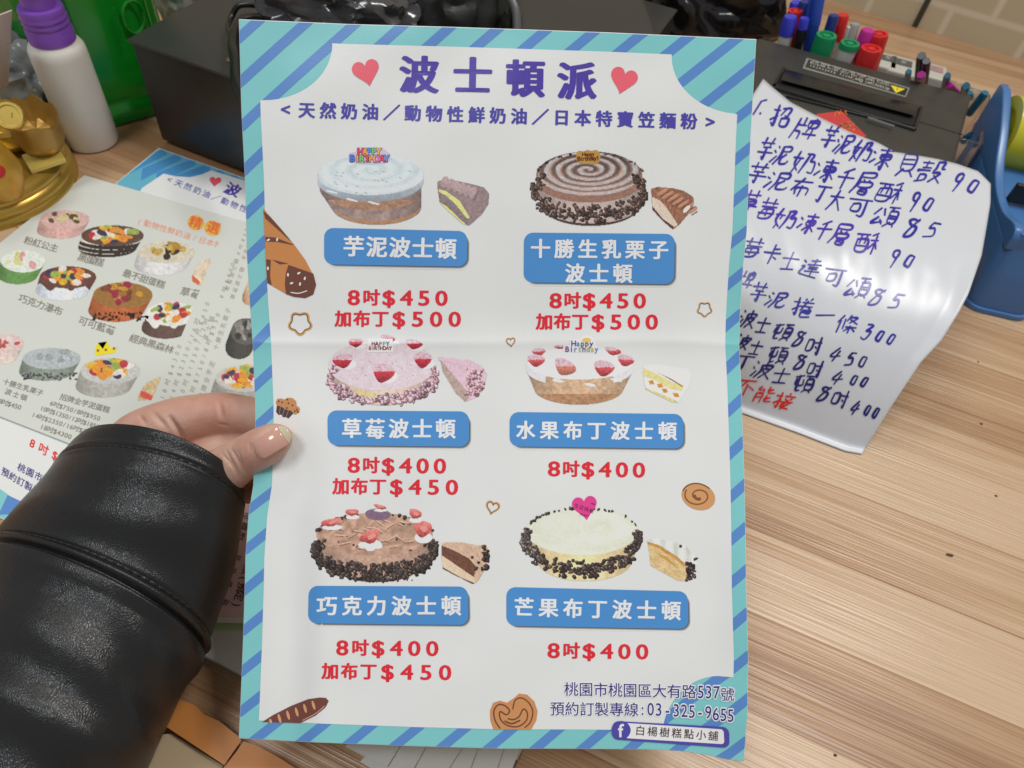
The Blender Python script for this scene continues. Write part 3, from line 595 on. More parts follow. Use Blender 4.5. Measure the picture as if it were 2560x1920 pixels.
def s5(p):
    o = (600, 1020, .2984); p.fill(p.po(R1([(1690, 1125), (1840, 1120), (2010, 1150), (2060, 1135), (2095, 1210), (2080, 1310), (2000, 1440), (1960, 1475), (1700, 1340), (1685, 1240)], *o)), (196, 166, 142), .14, 5)
    p.fill(p.po(R1([(1690, 1150), (1790, 1190), (1920, 1260), (1980, 1330), (1960, 1415), (1850, 1340), (1690, 1230)], *o)), (104, 70, 54), .2, 4); p.fill(p.po(R1([(1690, 1235), (1850, 1345), (1965, 1420), (1975, 1465), (1860, 1420), (1695, 1330)], *o)), (214, 190, 162), .08, 4)
    p.fill(p.po(R1([(1695, 1330), (1860, 1425), (1965, 1465), (1950, 1475), (1700, 1348)], *o)), (104, 66, 50), .1); p.chips([(1213+random.uniform(-9, 9), 1366+random.uniform(0, 56)) for _ in range(34)]+[(1180, 1392), (1196, 1405), (1190, 1420)], 6, (58, 46, 42))
cake(s5, 1098, 1348, 1230, 1465, 'cake_slice_picture')
def c6(p):
    side(p, (1455, 1355, 142, 62), (1462, 1400, 118, 53), (218, 196, 150), .1, 9); p.fill(p.el(1455, 1327, 140, 60), (214, 218, 198), .03, 12, 1+.03*p.noise(24)-.04*np.sin(np.hypot((p.X-1500)/1.3, (p.Y-1320)*1.4)/9)*(p.X > 1450))
    ring_chips(p, 1455, 1350, 141, 53, 120, 8, (66, 54, 52), 25, 150, 28); ring_chips(p, 1452, 1338, 142, 52, 120, 7.5, (82, 74, 70), 140, 205, 24, .05); ring_chips(p, 1456, 1335, 142, 50, 60, 7, (62, 50, 48), -25, 40, 22)
    p.chips(arc_pts(1455, 1328, 139, 59, 195, 345, 44, .02), 5, (70, 58, 54)); p.chips([(1460+random.uniform(-75, 75), 1428+random.uniform(-12, 14)) for _ in range(30)], 8, (64, 50, 48))
cake(c6, 1292, 1255, 1606, 1458)
def f(k):
    k.poly(heart(1462, 1271, 62, -.12), (206, 62, 132), O3); k.line('生日快樂', (1441, 1264), (1478, 1277), 12, (70, 30, 60), O4, 0); k.line('Happy', (1452, 1285), (1470, 1288), 7, (70, 30, 60), O4, .02); k.stroke([(1478, 1258), (1486, 1261)], 2, (70, 30, 60), O4, 1)
printed('cake_topper_picture', f)
def s6(p):
    o = (1200, 1020, .3074); p.fill(p.po(R1([(1355, 1070), (1430, 1060), (1560, 1085), (1660, 1110), (1740, 1190), (1765, 1250), (1755, 1320), (1680, 1410), (1610, 1405), (1385, 1280), (1375, 1170)], *o)), (212, 214, 204), .06, 8, 1+.1*np.sin(p.X/5))
    p.fill(p.po(R1([(1358, 1085), (1460, 1120), (1600, 1210), (1685, 1290), (1680, 1405), (1610, 1405), (1385, 1280), (1370, 1150)], *o)), (206, 176, 128), .14, 6); p.fill(p.po(R1([(1358, 1085), (1460, 1115), (1600, 1205), (1690, 1285), (1670, 1290), (1580, 1225), (1450, 1140), (1360, 1105)], *o)), (180, 136, 70), .1)
    p.fill(p.po(R1([(1420, 1170), (1520, 1210), (1620, 1310), (1560, 1270), (1470, 1210)], *o)), (186, 146, 74), .1); p.chips([(1724+random.uniform(-10, 12), 1405+random.uniform(0, 45)) for _ in range(34)]+[(1700, 1364), (1738, 1396)], 6.5, (62, 50, 48))
cake(s6, 1608, 1338, 1752, 1458, 'cake_slice_picture')
def pix(P):
    d = np.asarray(P, float)-C0; z = d@fw; return np.array([1280+F*(d@rt)/z, 960-F*(d@up)/z])
def rise(P, y):                         # height above ground point P at which it is seen at picture row y
    zs = np.linspace(0, .34, 400); r = np.array([pix([P[0], P[1], z])[1] for z in zs]); return float(np.interp(-y, -r, zs))
def norm(v): v = np.asarray(v, float); return v/np.linalg.norm(v)
from mathutils import noise
# wall of beige tiles behind the counter
def tiles():
    m = mat('beige_tile', (.52, .44, .30), .42, var=.10, vscale=9, bump=.1, bscale=60); nt = m.node_tree; b = nt.nodes['Principled BSDF']; N = nt.nodes.new; L = nt.links.new
    tc = N('ShaderNodeTexCoord'); br = N('ShaderNodeTexBrick'); br.inputs['Scale'].default_value = 1; br.inputs['Brick Width'].default_value = .088; br.inputs['Row Height'].default_value = .043
    br.inputs['Mortar Size'].default_value = .0055; br.inputs['Mortar Smooth'].default_value = .8; br.inputs['Color1'].default_value = (.64, .55, .37, 1); br.inputs['Color2'].default_value = (.58, .50, .34, 1); br.inputs['Mortar'].default_value = (.76, .69, .53, 1)
    mp = N('ShaderNodeMapping'); mp.inputs['Location'].default_value = (.02, .013, 0); L(tc.outputs['UV'], mp.inputs['Vector']); L(mp.outputs[0], br.inputs['Vector'])
    L(br.outputs['Color'], b.inputs['Base Color']); return m
wl = 3.8; A3 = np.array([A[0], A[1], 0]); wt = -wn*.05
o = mesh('wall', [A3, A3+wd*wl, A3+wd*wl+[0, 0, 1.3], A3+[0, 0, 1.3], A3+wt, A3+wt+wd*wl, A3+wt+wd*wl+[0, 0, 1.3], A3+wt+[0, 0, 1.3]], [(0, 1, 2, 3), (5, 4, 7, 6), (4, 0, 3, 7), (1, 5, 6, 2), (3, 2, 6, 7), (4, 5, 1, 0)], tiles())
uvl = o.data.uv_layers.new(name='UVMap'); c2d = [(0, 0), (wl, 0), (wl, 1.3), (0, 1.3)]*2
for lp in o.data.loops: uvl.data[lp.index].uv = c2d[lp.vertex_index]
tag(o, 'beige tiled wall with pale grout behind the counter', 'wall')
bp_ = at(2279, 82, 0.); s_ = (bp_-A3)@wd; bm = bmesh.new(); obox(bm, A3+wd*(s_-.003)+wn*.0005, wd*.006, wn*.002, (0, 0, 1.2))
from_bm('wall_joint', bm, mat('dark_joint', (.05, .045, .035), .7), o, False)

# black cash drawer
BLACKM = mat('black_metal', (.013, .013, .0125), .36, bump=.08, bscale=1500, var=.12, vscale=40)
BLACKP = mat('black_plastic', (.018, .018, .019), .33, bump=.1, bscale=1200, var=.1)
GLOSSB = mat('glossy_black_film', (.008, .008, .009), .14, spec=.6)
c0 = at(409, 359, 0.); e1 = norm(at(583, 193, .095)-at(318, 98, .095)); e1[2] = 0; e1 = norm(e1); e2 = np.array([-e1[1], e1[0], 0]); hb = rise(c0, 98)
cd = empty('cash_drawer', c0, 'large matt black metal box behind the held flyer, next to the green bottle', 'cash box')
bm = bmesh.new(); obox(bm, c0+[0, 0, .004], e1*.335, e2*.30, (0, 0, hb-.006)); from_bm('case', bm, BLACKM, cd, bevel=.0012, seg=2)
bm = bmesh.new(); obox(bm, c0+[0, 0, hb-.0018]-e1*.0015-e2*.0022, e1*.338, e2*.303, (0, 0, .0022)); from_bm('lid', bm, mat('black_lid', (.034, .034, .032), .34, bump=.06, bscale=1500, var=.15, vscale=25), cd, bevel=.0007, seg=2)
for k in (.015, .3): bm = bmesh.new(); lathe(bm, [(.008, 0), (.008, .0042)], c0+e1*(k+.0)+e2*.014, (0, 0, 1), 20); from_bm('foot', bm, BLACKP, cd)
bm = bmesh.new(); q = at(575, 152, hb+.0006); lathe(bm, [(.0028, 0), (.0026, .001), (0, .0014)], q, (0, 0, 1), 16); from_bm('screw', bm, mat('dull_brass', (.30, .25, .16), .4, .9), cd)
# black desk phone base / printer on the right of the drawer
q0 = at(1272, 150, .0); e1b = norm(at(1700, 175, 0.)-q0); e2b = np.array([-e1b[1], e1b[0], 0])
pr = empty('receipt_printer', q0, 'dark grey plastic printer lid seen above the top edge of the held flyer', 'printer')
q0 = at(1292, 78, .115); q0[2] = 0
bm = bmesh.new(); obox(bm, q0+[0, 0, .0], e1b*.115, e2b*.16, (0, 0, .112)); from_bm('body', bm, mat('grey_black_plastic', (.036, .035, .031), .42, bump=.2, bscale=1600, var=.1), pr, bevel=.012, seg=5)
bm = bmesh.new(); tube(bm, spline([pix_ for pix_ in [at(1252, -30, .13), at(1275, -5, .125), at(1290, 30, .118), at(1294, 90, .105)]], 8), .0035); from_bm('hinge_trim', bm, mat('grey_trim', (.10, .10, .10), .3), pr)

# crumpled black plastic bags
def crumple(name, pts, rx, seed, label, cat, m, amp=.35, fz=.5, res=5):
    bm = bmesh.new(); bmesh.ops.create_icosphere(bm, subdivisions=res, radius=1); r = np.random.default_rng(seed)
    o3 = Vector(r.normal(size=3)*9)
    for v in bm.verts:
        p = np.array(v.co); q = v.co.copy(); q.z *= .7; w_ = noise.noise_vector(q*1.7+o3)*.8
        q.x *= .55; f = 1+amp*(-.62*abs(noise.noise(q*1.9+o3+w_*1.2))-.22*abs(noise.noise(q*3.7+o3+w_*1.6))-.03*abs(noise.noise(q*9+o3))+.2)
        w = f*np.array(rx)*p; v.co = V(pts+np.array([w[0], w[1], max(w[2], -rx[2]*fz)]))
    o = from_bm(name, bm, m); tag(o, label, cat); return o
crumple('plastic_bag', at(1660, 10, .045), (.115, .05, .075), 3, 'crumpled shiny black plastic bag behind the blue and red marker caps', 'bag', GLOSSB, .9)
crumple('plastic_bag', at(850, 10, .118), (.055, .045, .032), 5, 'crumpled grey-black plastic wrap lying on top of the black cash box', 'plastic wrap', mat('smoky_film', (.05, .05, .055), .18, spec=.7), .9)
crumple('pouch', at(1110, 5, .105), (.05, .045, .045), 9, 'dark pouch between the plastic wrap and the printer lid', 'pouch', mat('dark_cloth', (.02, .024, .022), .5, bump=.3, bscale=500), .5)
bm = bmesh.new(); tube(bm, spline([at(x, y, z) for x, y, z in ((760, 55, .10), (690, 22, .102), (640, 13, .108), (598, 14, .108), (580, 40, .101), (571, 66, .099), (577, 90, .101))], 10), .0022)
tag(from_bm('cable', bm, mat('black_rubber', (.01, .01, .01), .3)), 'thin looping black cable on the lid of the cash box', 'cable')
bm = bmesh.new(); tube(bm, spline([at(x, y, z) for x, y, z in ((700, 55, .103), (620, 48, .107), (592, 72, .106), (584, 110, .105), (590, 150, .106), (596, 210, .103), (640, 300, .099))], 10), [.0042]*61)
tag(from_bm('cable', bm, mat('black_rubber', (.01, .01, .01), .3)), 'thick black cable hanging along the left top corner of the held flyer', 'cable')

# white pump bottle with purple collar
bb = at(234, 352, 0.); hs = rise(bb, 104); hc = rise(bb, 20); R_ = .0198
pb = empty('pump_bottle', bb, 'small white plastic pump bottle with purple cap beside the gold ornament', 'bottle')
bm = bmesh.new(); lathe(bm, [(0, .001), (R_*.86, 0), (R_*.97, .0012), (R_, .004), (R_, hs*.90), (R_*.985, hs*.95), (R_*.90, hs*.99), (R_*.78, hs+.001), (R_*.74, hs+.004)], bb, (0, 0, 1), 64); from_bm('bottle_body', bm, mat('white_plastic', (.70, .67, .61), .42, var=.05, vscale=60, sss=.1), pb)
PUR = mat('purple_plastic', (.22, .075, .46), .32, var=.06, vscale=50)
pf = [(R_*.80, hs+.002), (R_*.81, hs+.009)]
for i in range(3): z = hs+.010+i*.0042; pf += [(R_*.79, z), (R_*.80, z+.0012), (R_*.765, z+.0026), (R_*.765, z+.0036)]
zt = hs+.0235; pf += [(R_*.775, zt), (R_*.74, zt+.0025), (R_*.60, zt+.003), (0, zt+.003)]
bm = bmesh.new(); lathe(bm, pf, bb, (0, 0, 1), 64); from_bm('cap_collar', bm, PUR, pb)
bm = bmesh.new(); lathe(bm, [(R_*.56, zt+.002), (R_*.56, zt+.014), (R_*.62, zt+.0145), (R_*.62, zt+.018), (R_*.2, zt+.019), (R_*.2, zt+.034), (0, zt+.034)], bb, (0, 0, 1), 48); from_bm('pump_head', bm, PUR, pb)

# green translucent jug with embossed mark
gb = at(270, 228, 0.); GR = .062
gj = empty('green_bottle', gb, 'large green translucent plastic bottle standing left of the black box', 'bottle')
GREEN = mat('green_plastic', (.008, .30, .022), .16, trans=.35, var=.35, vscale=16)
bm = bmesh.new(); lathe(bm, [(0, .003), (GR*.80, .002), (GR*.97, .0), (GR, .004), (GR, .013), (GR*.95, .019), (GR*.985, .028), (GR*.985, .19), (GR*.8, .23), (GR*.3, .26), (0, .26)], gb, (0, 0, 1), 10)
for v in bm.verts: pass
from_bm('bottle_body', bm, GREEN, gj, bevel=.003, seg=3)
tocam = norm([-gb[0], -gb[1], 0]); side = np.array([-tocam[1], tocam[0], 0]); mc = gb+tocam*GR*.78+side*GR*.55; tn = norm(tocam*.78+side*.55); ts = np.array([-tn[1], tn[0], 0])
zz = rise(mc, 40); bm = bmesh.new()
tube(bm, [mc+tn*GR*.045+ts*.010*math.cos(a)+np.array([0, 0, zz+.012*math.sin(a)]) for a in np.linspace(0, 6.0, 30)], .0012, 6)
for s in (-1, 1): tube(bm, [mc+tn*GR*.045+ts*s*.014+np.array([0, 0, zz-.013]), mc+tn*GR*.045+ts*s*.014+np.array([0, 0, zz+.012])], .0011, 6)
from_bm('embossed_mark', bm, GREEN, gj)

# gold ornament
GOLD = mat('gold_paint', (.50, .32, .06), .30, .55, var=.12, vscale=40); GOLD2 = mat('bright_gold', (.62, .44, .10), .27, .6, var=.1, vscale=60)
ga = at(-30, 455, 0.); gr_ = np.linalg.norm(at(190, 400, 0.)[:2]-ga[:2])
go = empty('lucky_ornament', ga, 'gold painted lucky ornament on a stepped round base at the left edge', 'ornament')
k = gr_; bm = bmesh.new(); lathe(bm, [(0, 0), (k, 0), (k, .003), (k*.985, .005), (k*.965, .0065), (k*.985, .009), (k*.985, .011), (k*.955, .0135), (k*.935, .0145), (k*.955, .017), (k*.95, .019), (k*.92, .022), (k*.90, .0235), (k*.88, .026), (0, .0262)], ga, (0, 0, 1), 96); from_bm('round_base', bm, GOLD, go)
def onbase(x, y, z=.026): return at(x, y, z)
iq = onbase(20, 345, .032); bm = bmesh.new(); lathe(bm, [(0, 0), (.010, 0), (.0165, .004), (.0205, .012), (.0215, .021), (.0195, .0235), (.0185, .021), (.012, .019), (.0085, .024), (.0078, .031), (.004, .034), (0, .0345)], iq-[0, 0, .004], (0.12, -.05, 1), 40)
for v in bm.verts: v.co.x = iq[0]+(v.co.x-iq[0])*1.06
from_bm('ingot', bm, GOLD2, go)
pq = onbase(104, 352, .036); bm = bmesh.new()
lathe(bm, [(0, -.009), (.009, -.008), (.0150, .0), (.0172, .009), (.0162, .020), (.0172, .025), (.0162, .027), (.0135, .021), (.009, .012), (0, .011)], pq, (.2, -.2, 1), 40)
for v in bm.verts:
    a = math.atan2(v.co.y-pq[1], v.co.x-pq[0]); v.co.z += .0028*math.sin(5*a)*min(1, max(0, (v.co.z-pq[2])/.03))
from_bm('treasure_bowl', bm, mat('brown_gold', (.40, .24, .055), .36, .5, var=.12, vscale=40), go)
cq = at(24, 290, .068); bm = bmesh.new(); ax = norm([.25, -.62, .62]); lathe(bm, [(0, -.0022), (.0085, -.0022), (.0095, -.001), (.0095, .001), (.0088, .0022), (.0072, .0022), (.0068, .0012), (0, .0012)], cq, ax, 40); from_bm('coin', bm, GOLD2, go)
bm = bmesh.new(); obox(bm, cq+ax*.0012-np.array([.002, 0, .002]), (.004, 0, 0), norm(np.cross(ax, [1, 0, 0]))*.004, ax*.0011); from_bm('coin_emblem', bm, GOLD, go, bevel=.0003, seg=1)
bm = bmesh.new(); tube(bm, [at(20, 285, .05), at(36, 330, .032)], [.010, .0125], 24); from_bm('coin_stand', bm, GOLD2, go)
P4 = [at(x, y, z) for x, y, z in ((55, 391, .031), (143, 364, .031), (165, 401, .028), (78, 431, .028))]; n_ = norm(np.cross(P4[1]-P4[0], P4[3]-P4[0])); n_ = n_ if n_[2] > 0 else -n_
bm = bmesh.new(); vs = [bm.verts.new(V(p+n_*h)) for h in (-.002, .0015) for p in P4]
for f in ((0, 3, 2, 1), (4, 5, 6, 7), (0, 1, 5, 4), (1, 2, 6, 5), (2, 3, 7, 6), (3, 0, 4, 7)): bm.faces.new([vs[i] for i in f])
from_bm('gold_plate', bm, mat('pale_gold', (.66, .50, .12), .35, .3), go, bevel=.0006, seg=2)
dq = at(-12, 425, .040); bm = bmesh.new(); lathe(bm, [(0, -.02), (.011, -.019), (.0155, -.008), (.0165, .002), (.013, .014), (.0095, .020), (.0115, .027), (.010, .034), (0, .038)], dq, (0, 0, 1), 36); from_bm('gourd_figure', bm, mat('orange_gold', (.58, .33, .05), .3, .4), go)
bm = bmesh.new(); lathe(bm, [(0, 0), (.0055, 0), (.0045, .0015), (0, .002)], dq+norm(np.array([.55, -.55, .45]))*.0155, (.55, -.55, .45), 24); from_bm('red_spot', bm, mat('red_paint', (.45, .02, .02), .3), go)
# things behind and beside the ornament
c_ = [at(-60, 60, .115), at(31, 25, .118), at(22, 212, .062), at(-60, 290, .055)]; n_ = norm(np.cross(c_[1]-c_[0], c_[3]-c_[0]))*.0012
cc = empty('picture_card', c_[3], 'white card seen edge-on at the left edge in front of the purple cap', 'card')
bm = bmesh.new(); vs = [bm.verts.new(V(p+n_*h)) for h in (0, 1) for p in c_]
for f in ((0, 3, 2, 1), (4, 5, 6, 7), (0, 1, 5, 4), (1, 2, 6, 5), (2, 3, 7, 6), (3, 0, 4, 7)): bm.faces.new([vs[i] for i in f])
from_bm('card_stock', bm, mat('pinkish_card', (.62, .52, .47), .4), cc, bevel=.0004, seg=1)
class Quad:                             # a flat sheet spanned by three corners given in pixels and depth
    def __init__(s, o, n): s.o = np.asarray(o, float); s.n = norm(n); s.n = s.n if s.n@(C0-s.o) > 0 else -s.n
    def P(s, q, off=0.):
        q = np.asarray(q, float); d = ray(q[:, 0], q[:, 1]); t = ((s.o-C0)@s.n)/(d@s.n); return C0+d*t[:, None]+s.n*np.broadcast_to(np.asarray(off, float).reshape(-1, 1) if np.ndim(off) else off, (len(q), 1))
def sheet(name, px_, surf, m, label, cat, group=None, thick=3e-4, sub=60, parent=None):
    bm = bmesh.new(); bm.faces.new([bm.verts.new((p[0], p[1], 0)) for p in px_]); bmesh.ops.triangulate(bm, faces=bm.faces[:])
    bm.verts.index_update(); q = np.array([v.co[:2] for v in bm.verts]); fs = [[v.index for v in f.verts] for f in bm.faces]; bm.free(); n = len(q)
    T = surf.P(q, 0.); B_ = surf.P(q, -thick); ed = {}
    for f in fs:
        for i in range(3): ed[(f[i], f[(i+1) % 3])] = 1
    sd = [(a, a+n, b+n, b) for (a, b) in ed if (b, a) not in ed]
    o = mesh(name, np.vstack([T, B_]), fs+[[i+n for i in f[::-1]] for f in fs]+sd, m, parent); return tag(o, label, cat, group) if label else o
bx = at(20, 95, .10); qd = Quad(at(40, 130, .045), (-.1, -.75, .6))
bs = empty('paper_sign', at(20, 150, .05), 'beige paper sign with black handwriting behind the purple cap', 'sign')
sheet('sign_sheet', [(-30, 22), (60, 40), (64, 140), (-30, 130)], qd, mat('beige_paper', (.50, .44, .32), .6), None, None, parent=bs)
def f(k):
    for y in (45, 66, 87, 105):
        for x in range(-4, 54, 9): k.stroke([(x+random.uniform(-3, 3), y+random.uniform(-6, 6)+x*.2) for _ in range(4)], 2, (46, 42, 38), 2e-4, 3)
I = Ink(qd); f(I); I.build('handwriting', bs)
crumple('plastic_bag', at(50, 185, .045), (.035, .03, .03), 12, 'crumpled clear grey plastic bag between the card and the white bottle', 'plastic bag', mat('grey_film', (.22, .23, .22), .22, spec=.6), .9)
crumple('plastic_bag', at(452, -2, .035), (.022, .02, .035), 14, 'pale crumpled plastic sheet behind the green bottle at the top', 'plastic sheet', mat('pale_film', (.34, .36, .33), .3), .6)

# ------------------------------------------------------------------ printed leaflets lying on the counter
def leaf(name, poly, z, label, cat, group=None, m=PAPER):
    s = Table(z); r = empty(name, at(np.mean([p[0] for p in poly]), np.mean([p[1] for p in poly]), z), label, cat, group); sheet('sheet', poly, s, m, None, None, parent=r); return r, s
GRP = 'menu sheets on the counter'
lf, ls = leaf('menu_sheet', [(-260, 940), (330, 900), (600, 1250), (330, 1390), (100, 1330), (40, 1310), (-90, 1262)], .0008, 'cake menu sheet with red prices and purple address, half under the sleeve', 'menu sheet', GRP)
def f(k):
    k.poly([(-90, 1185), (0, 1222), (47, 1256), (110, 1290), (330, 1386), (100, 1328), (40, 1308), (-90, 1260)], TEAL, 1.2e-4, 30)
    for a in (-30, 22, 74, 126): k.poly([(a, 1226+a*.6-8), (a+34, 1232+a*.6+4), (a+16, 1276+a*.42), (a-26, 1290+a*.3-10)], BLUE, 2e-4, 30, [(-90, 1186), (330, 1384), (100, 1326), (40, 1306), (-89, 1259)])
printed('striped_border', f, lf, ls)
printed('price_lettering', lambda k: k.line('8吋$', (81, 1108), (137, 1138), 28, RED, 1.4e-4, .02, ey=(-.28, .96)), lf, ls)
printed('address_lettering', lambda k: (k.line('桃園市桃', (54, 1170), (117, 1202), 22, (60, 52, 120), 1.4e-4, .012, ey=(-.3, .95)), k.line('預約訂製專', (13, 1181), (90, 1227), 22, (60, 52, 120), 1.4e-4, .012, ey=(-.3, .95))), lf, ls)
lb, lbs = leaf('menu_sheet', [(397, 370), (660, 462), (660, 620), (230, 560), (293, 455)], .0008, 'blue bordered cake menu sheet lying below the black cash box', 'menu sheet', GRP)
printed('teal_border', lambda k: k.poly([(398, 371.5), (658, 463), (658, 618), (235, 558), (294.5, 455)], (92, 160, 182), 1e-4, 40), lb, lbs)
def f(k):
    for i in range(9):
        a = 320+i*36; k.poly([(a, 350+i*13+60-i*2), (a+92, 352+i*13+18), (a+98, 366+i*13+20), (a-4, 372+i*13+66)], (70, 130, 180), 1.6e-4, 40, [(400, 373), (657, 464), (657, 616), (237, 556), (296, 456)])
printed('stripe', f, lb, lbs)
printed('white_panel', lambda k: k.poly([(409, 434), (440, 441), (475, 443), (505, 436), (528, 426), (658, 466), (658, 600), (300, 560), (355, 470)], PAPER, 2.3e-4, 40), lb, lbs)
printed('heart_picture', lambda k: k.poly(heart(538, 455, 30, .1)*[1, .85]+[0, 68], (206, 78, 92), 3e-4), lb, lbs)
printed('title_lettering', lambda k: k.line('波士', (582, 474), (645, 498), 40, NAVY, 3e-4, .02, ey=(-.45, .75), smear=.02), lb, lbs)
printed('subtitle_lettering', lambda k: k.line('<天然奶油／動物性鮮', (424, 449), (632, 530), 21, (84, 84, 150), 3e-4, .015, ey=(-.42, .8)), lb, lbs)
la, las = leaf('menu_sheet', [(211, 438), (660, 568), (640, 1180), (330, 1180), (177, 1110), (0, 1041), (-240, 945), (-240, 800)], .0022, 'white menu sheet of cake pictures in rows with black names', 'menu sheet', GRP, mat('matt_paper', (.67, .69, .64), .45, bump=.15, bscale=60, var=.02, vscale=8))
X = lambda x, y: (x*.3496, 420+y*.3496)
def smallcake(surf, par, cx, cy, w, h, top, sid, deco, stripes=0, drip=None, tilt=.28, scat=None):
    cx, cy = X(cx, cy); w *= .3496/2*1.06; h *= .3496/2*1.04
    def fn(p):
        a = (cx+h*.12, cy-h*.30, w*.96, h*.62); b = (cx-h*.20, cy+h*.42, w*.90, h*.56)
        m = p.hull(a, b); p.fill(m, sid, .12, 6, 1.08-.25*((p.X-cx)/w)**2)
        if stripes:
            for i in range(stripes): t = (i+.5)/stripes; p.fill(m&p.hull((a[0]*(1-t)+b[0]*t, a[1]*(1-t)+b[1]*t, w*1.1, h*.60), (a[0]*(1-t)+b[0]*t-1, a[1]*(1-t)+b[1]*t+5, w*1.1, h*.60))&~p.el(a[0]*(1-t)+b[0]*t, a[1]*(1-t)+b[1]*t-3, w*1.1, h*.56), (62, 52, 48), .1)
        if drip: p.fill(m&(p.Y < cy+h*.25+h*.2*np.sin((p.X-cx)/w*9)), drip, .1, 5)
        p.fill(p.el(*a), top, .10, 5)
        for col in deco*5:
            r = random.random()**.5*.72; t = random.uniform(0, 6.28); p.fill(p.el(a[0]+w*.95*r*math.cos(t), a[1]+h*.6*r*math.sin(t)-h*.08, w*random.uniform(.10, .2), h*random.uniform(.10, .2), random.uniform(-.6, .6)), col, .2, 3)
        if scat: p.chips([(cx+random.uniform(-1, 1)*w*.9, cy+h*random.uniform(.5, .9)) for _ in range(60)], 4, scat)
    cake(fn, cx-w*1.3, cy-h*1.5, cx+w*1.3, cy+h*1.5, 'cake_picture', surf, par, 1.5, 1.3e-4, 1.15)
FR = [(214, 170, 60), (176, 60, 70), (150, 170, 84), (226, 214, 200), (70, 60, 84), (220, 140, 60)]
for a in ((450, 400, 350, 210, (206, 170, 166), (196, 158, 152), [(206, 170, 166), (90, 80, 60), (200, 190, 140)]), (790, 520, 440, 235, (96, 76, 66), (226, 222, 214), FR, 3), (1175, 640, 400, 250, (206, 196, 176), (206, 204, 204), [(170, 130, 60), (60, 52, 46), (190, 160, 90)]),
          (150, 705, 310, 250, (214, 222, 210), (96, 138, 76), [(206, 150, 150), (226, 228, 226), (206, 206, 140)]), (470, 820, 400, 250, (104, 70, 62), (206, 212, 222), FR, 0, (96, 66, 60)), (860, 955, 420, 290, (150, 110, 60), (172, 96, 58), [(190, 140, 60), (120, 70, 50), (150, 50, 70)], 0, None, .28, (60, 44, 36)),
          (1210, 1085, 360, 270, (222, 220, 212), (96, 76, 68), FR, 0, (226, 222, 214)), (355, 1400, 410, 240, (172, 178, 180), (128, 138, 126), [(176, 182, 186), (150, 156, 158)], 0, None, .28, (90, 92, 92)), (770, 1495, 420, 290, (190, 190, 186), (166, 164, 156), FR+[(226, 150, 50)]), (40, 1290, 230, 220, (214, 190, 184), (206, 186, 178), [(176, 80, 80), (220, 200, 196)])): smallcake(las, la, *a)
p = Pic(345, 930, 405, 1020); p.fill(p.po([(404, 942), (396, 942), (362, 960), (344, 990), (338, 1003), (372, 1000), (386, 985)]), (192, 170, 130), .2, 6); p.fill(p.po([(352, 975), (372, 984), (384, 990), (378, 1002), (350, 992)]), (196, 80, 70), .1); p.build('cake_picture', las, 1.3e-4, la)
p = Pic(470, 630, 540, 720); p.fill(p.po([(531, 645), (528, 664), (508, 712), (498, 714), (480, 703), (479, 693), (492, 664), (510, 648)]), (206, 186, 164), .15, 6); p.fill(p.po([(480, 686), (500, 704), (498, 714), (480, 703)]), (196, 96, 66), .1); p.build('cake_picture', las, 1.3e-4, la)
def f(k):
    k.poly([X(700, 1250), X(735, 1295), X(765, 1240), X(795, 1290), X(845, 1275), X(815, 1325), X(680, 1345), X(678, 1290)], (226, 196, 40), 1.3e-4)
    for x, y in ((700, 1305), (757, 1300), (815, 1290)): k.poly(ellipse(*X(x, y), 3.5, 3.5, 12), (150, 90, 40), 2e-4)
printed('crown_picture', f, la, las)
GX = (122, 118, 108)
TX = [('粉紅公主', (205, 520), (385, 570), 23), ('黑蛋糕', (590, 640), (710, 672), 25), ('最不甜蛋糕', (910, 755), (1150, 830), 23), ('巧克力瀑布', (165, 935), (415, 1020), 24), ('可可藍莓', (595, 1095), (790, 1158), 25), ('經典黑森林', (960, 1220), (1210, 1295), 24), ('草莓', (1325, 885), (1400, 900), 26), ('十勝生乳栗子', (45, 1530), (285, 1605), 18), ('波士頓', (60, 1600), (170, 1640), 18),
      ('招牌全芋泥蛋糕', (455, 1640), (760, 1725), 19), ('6吋$750/8吋$950', (370, 1682), (705, 1790), 17), ('10吋$1350/12吋$1850', (300, 1718), (700, 1850), 17), ('14吋$2350/16吋$3300', (240, 1765), (680, 1905), 17), ('18吋$4300', (300, 1850), (500, 1920), 18), ('8吋$450', (5, 1668), (140, 1710), 18)]
def f(k):
    for t, a, b, s in TX: k.line(t, X(*a), X(*b), s, GX if 'X' else GX, 1.3e-4, .012, ey=(-.36, .88))
printed('name_lettering', f, la, las)
printed('badge', lambda k: [k.poly(ellipse(*X(x, y), 21, 19, 30, .3), (226, 168, 70), 1.3e-4) for x, y in ((1400, 390), (1520, 430))], la, las)
printed('heading_lettering', lambda k: (k.line('精選', X(1400, 390), X(1525, 425), 34, (214, 96, 60), 2.2e-4, .015, ey=(-.3, .9)), k.line('(動物性鮮奶油/日本特', X(1000, 380), X(1560, 550), 20, (214, 136, 110), 1.4e-4, .0, ey=(-.36, .88))), la, las)
lc, lcs = leaf('menu_sheet', [(575, 545), (531, 644), (482, 770), (454, 839), (395, 986), (345, 1110), (640, 1200), (665, 575)], .0032, 'white menu sheet turned sideways beside the flyer edge, its small text running upward', 'menu sheet', GRP, mat('matt_paper', (.72, .73, .69), .5))
smallcake(lcs, lc, 1740, 1215, 210, 300, (96, 94, 90), (70, 68, 64), [(150, 148, 144), (60, 58, 54), (130, 128, 122)]); smallcake(lcs, lc, 1740, 1550, 430, 300, (196, 192, 186), (160, 158, 152), FR+[(236, 160, 40)]); smallcake(lcs, lc, 1800, 890, 110, 180, (200, 170, 140), (190, 150, 120), [(206, 186, 160)])
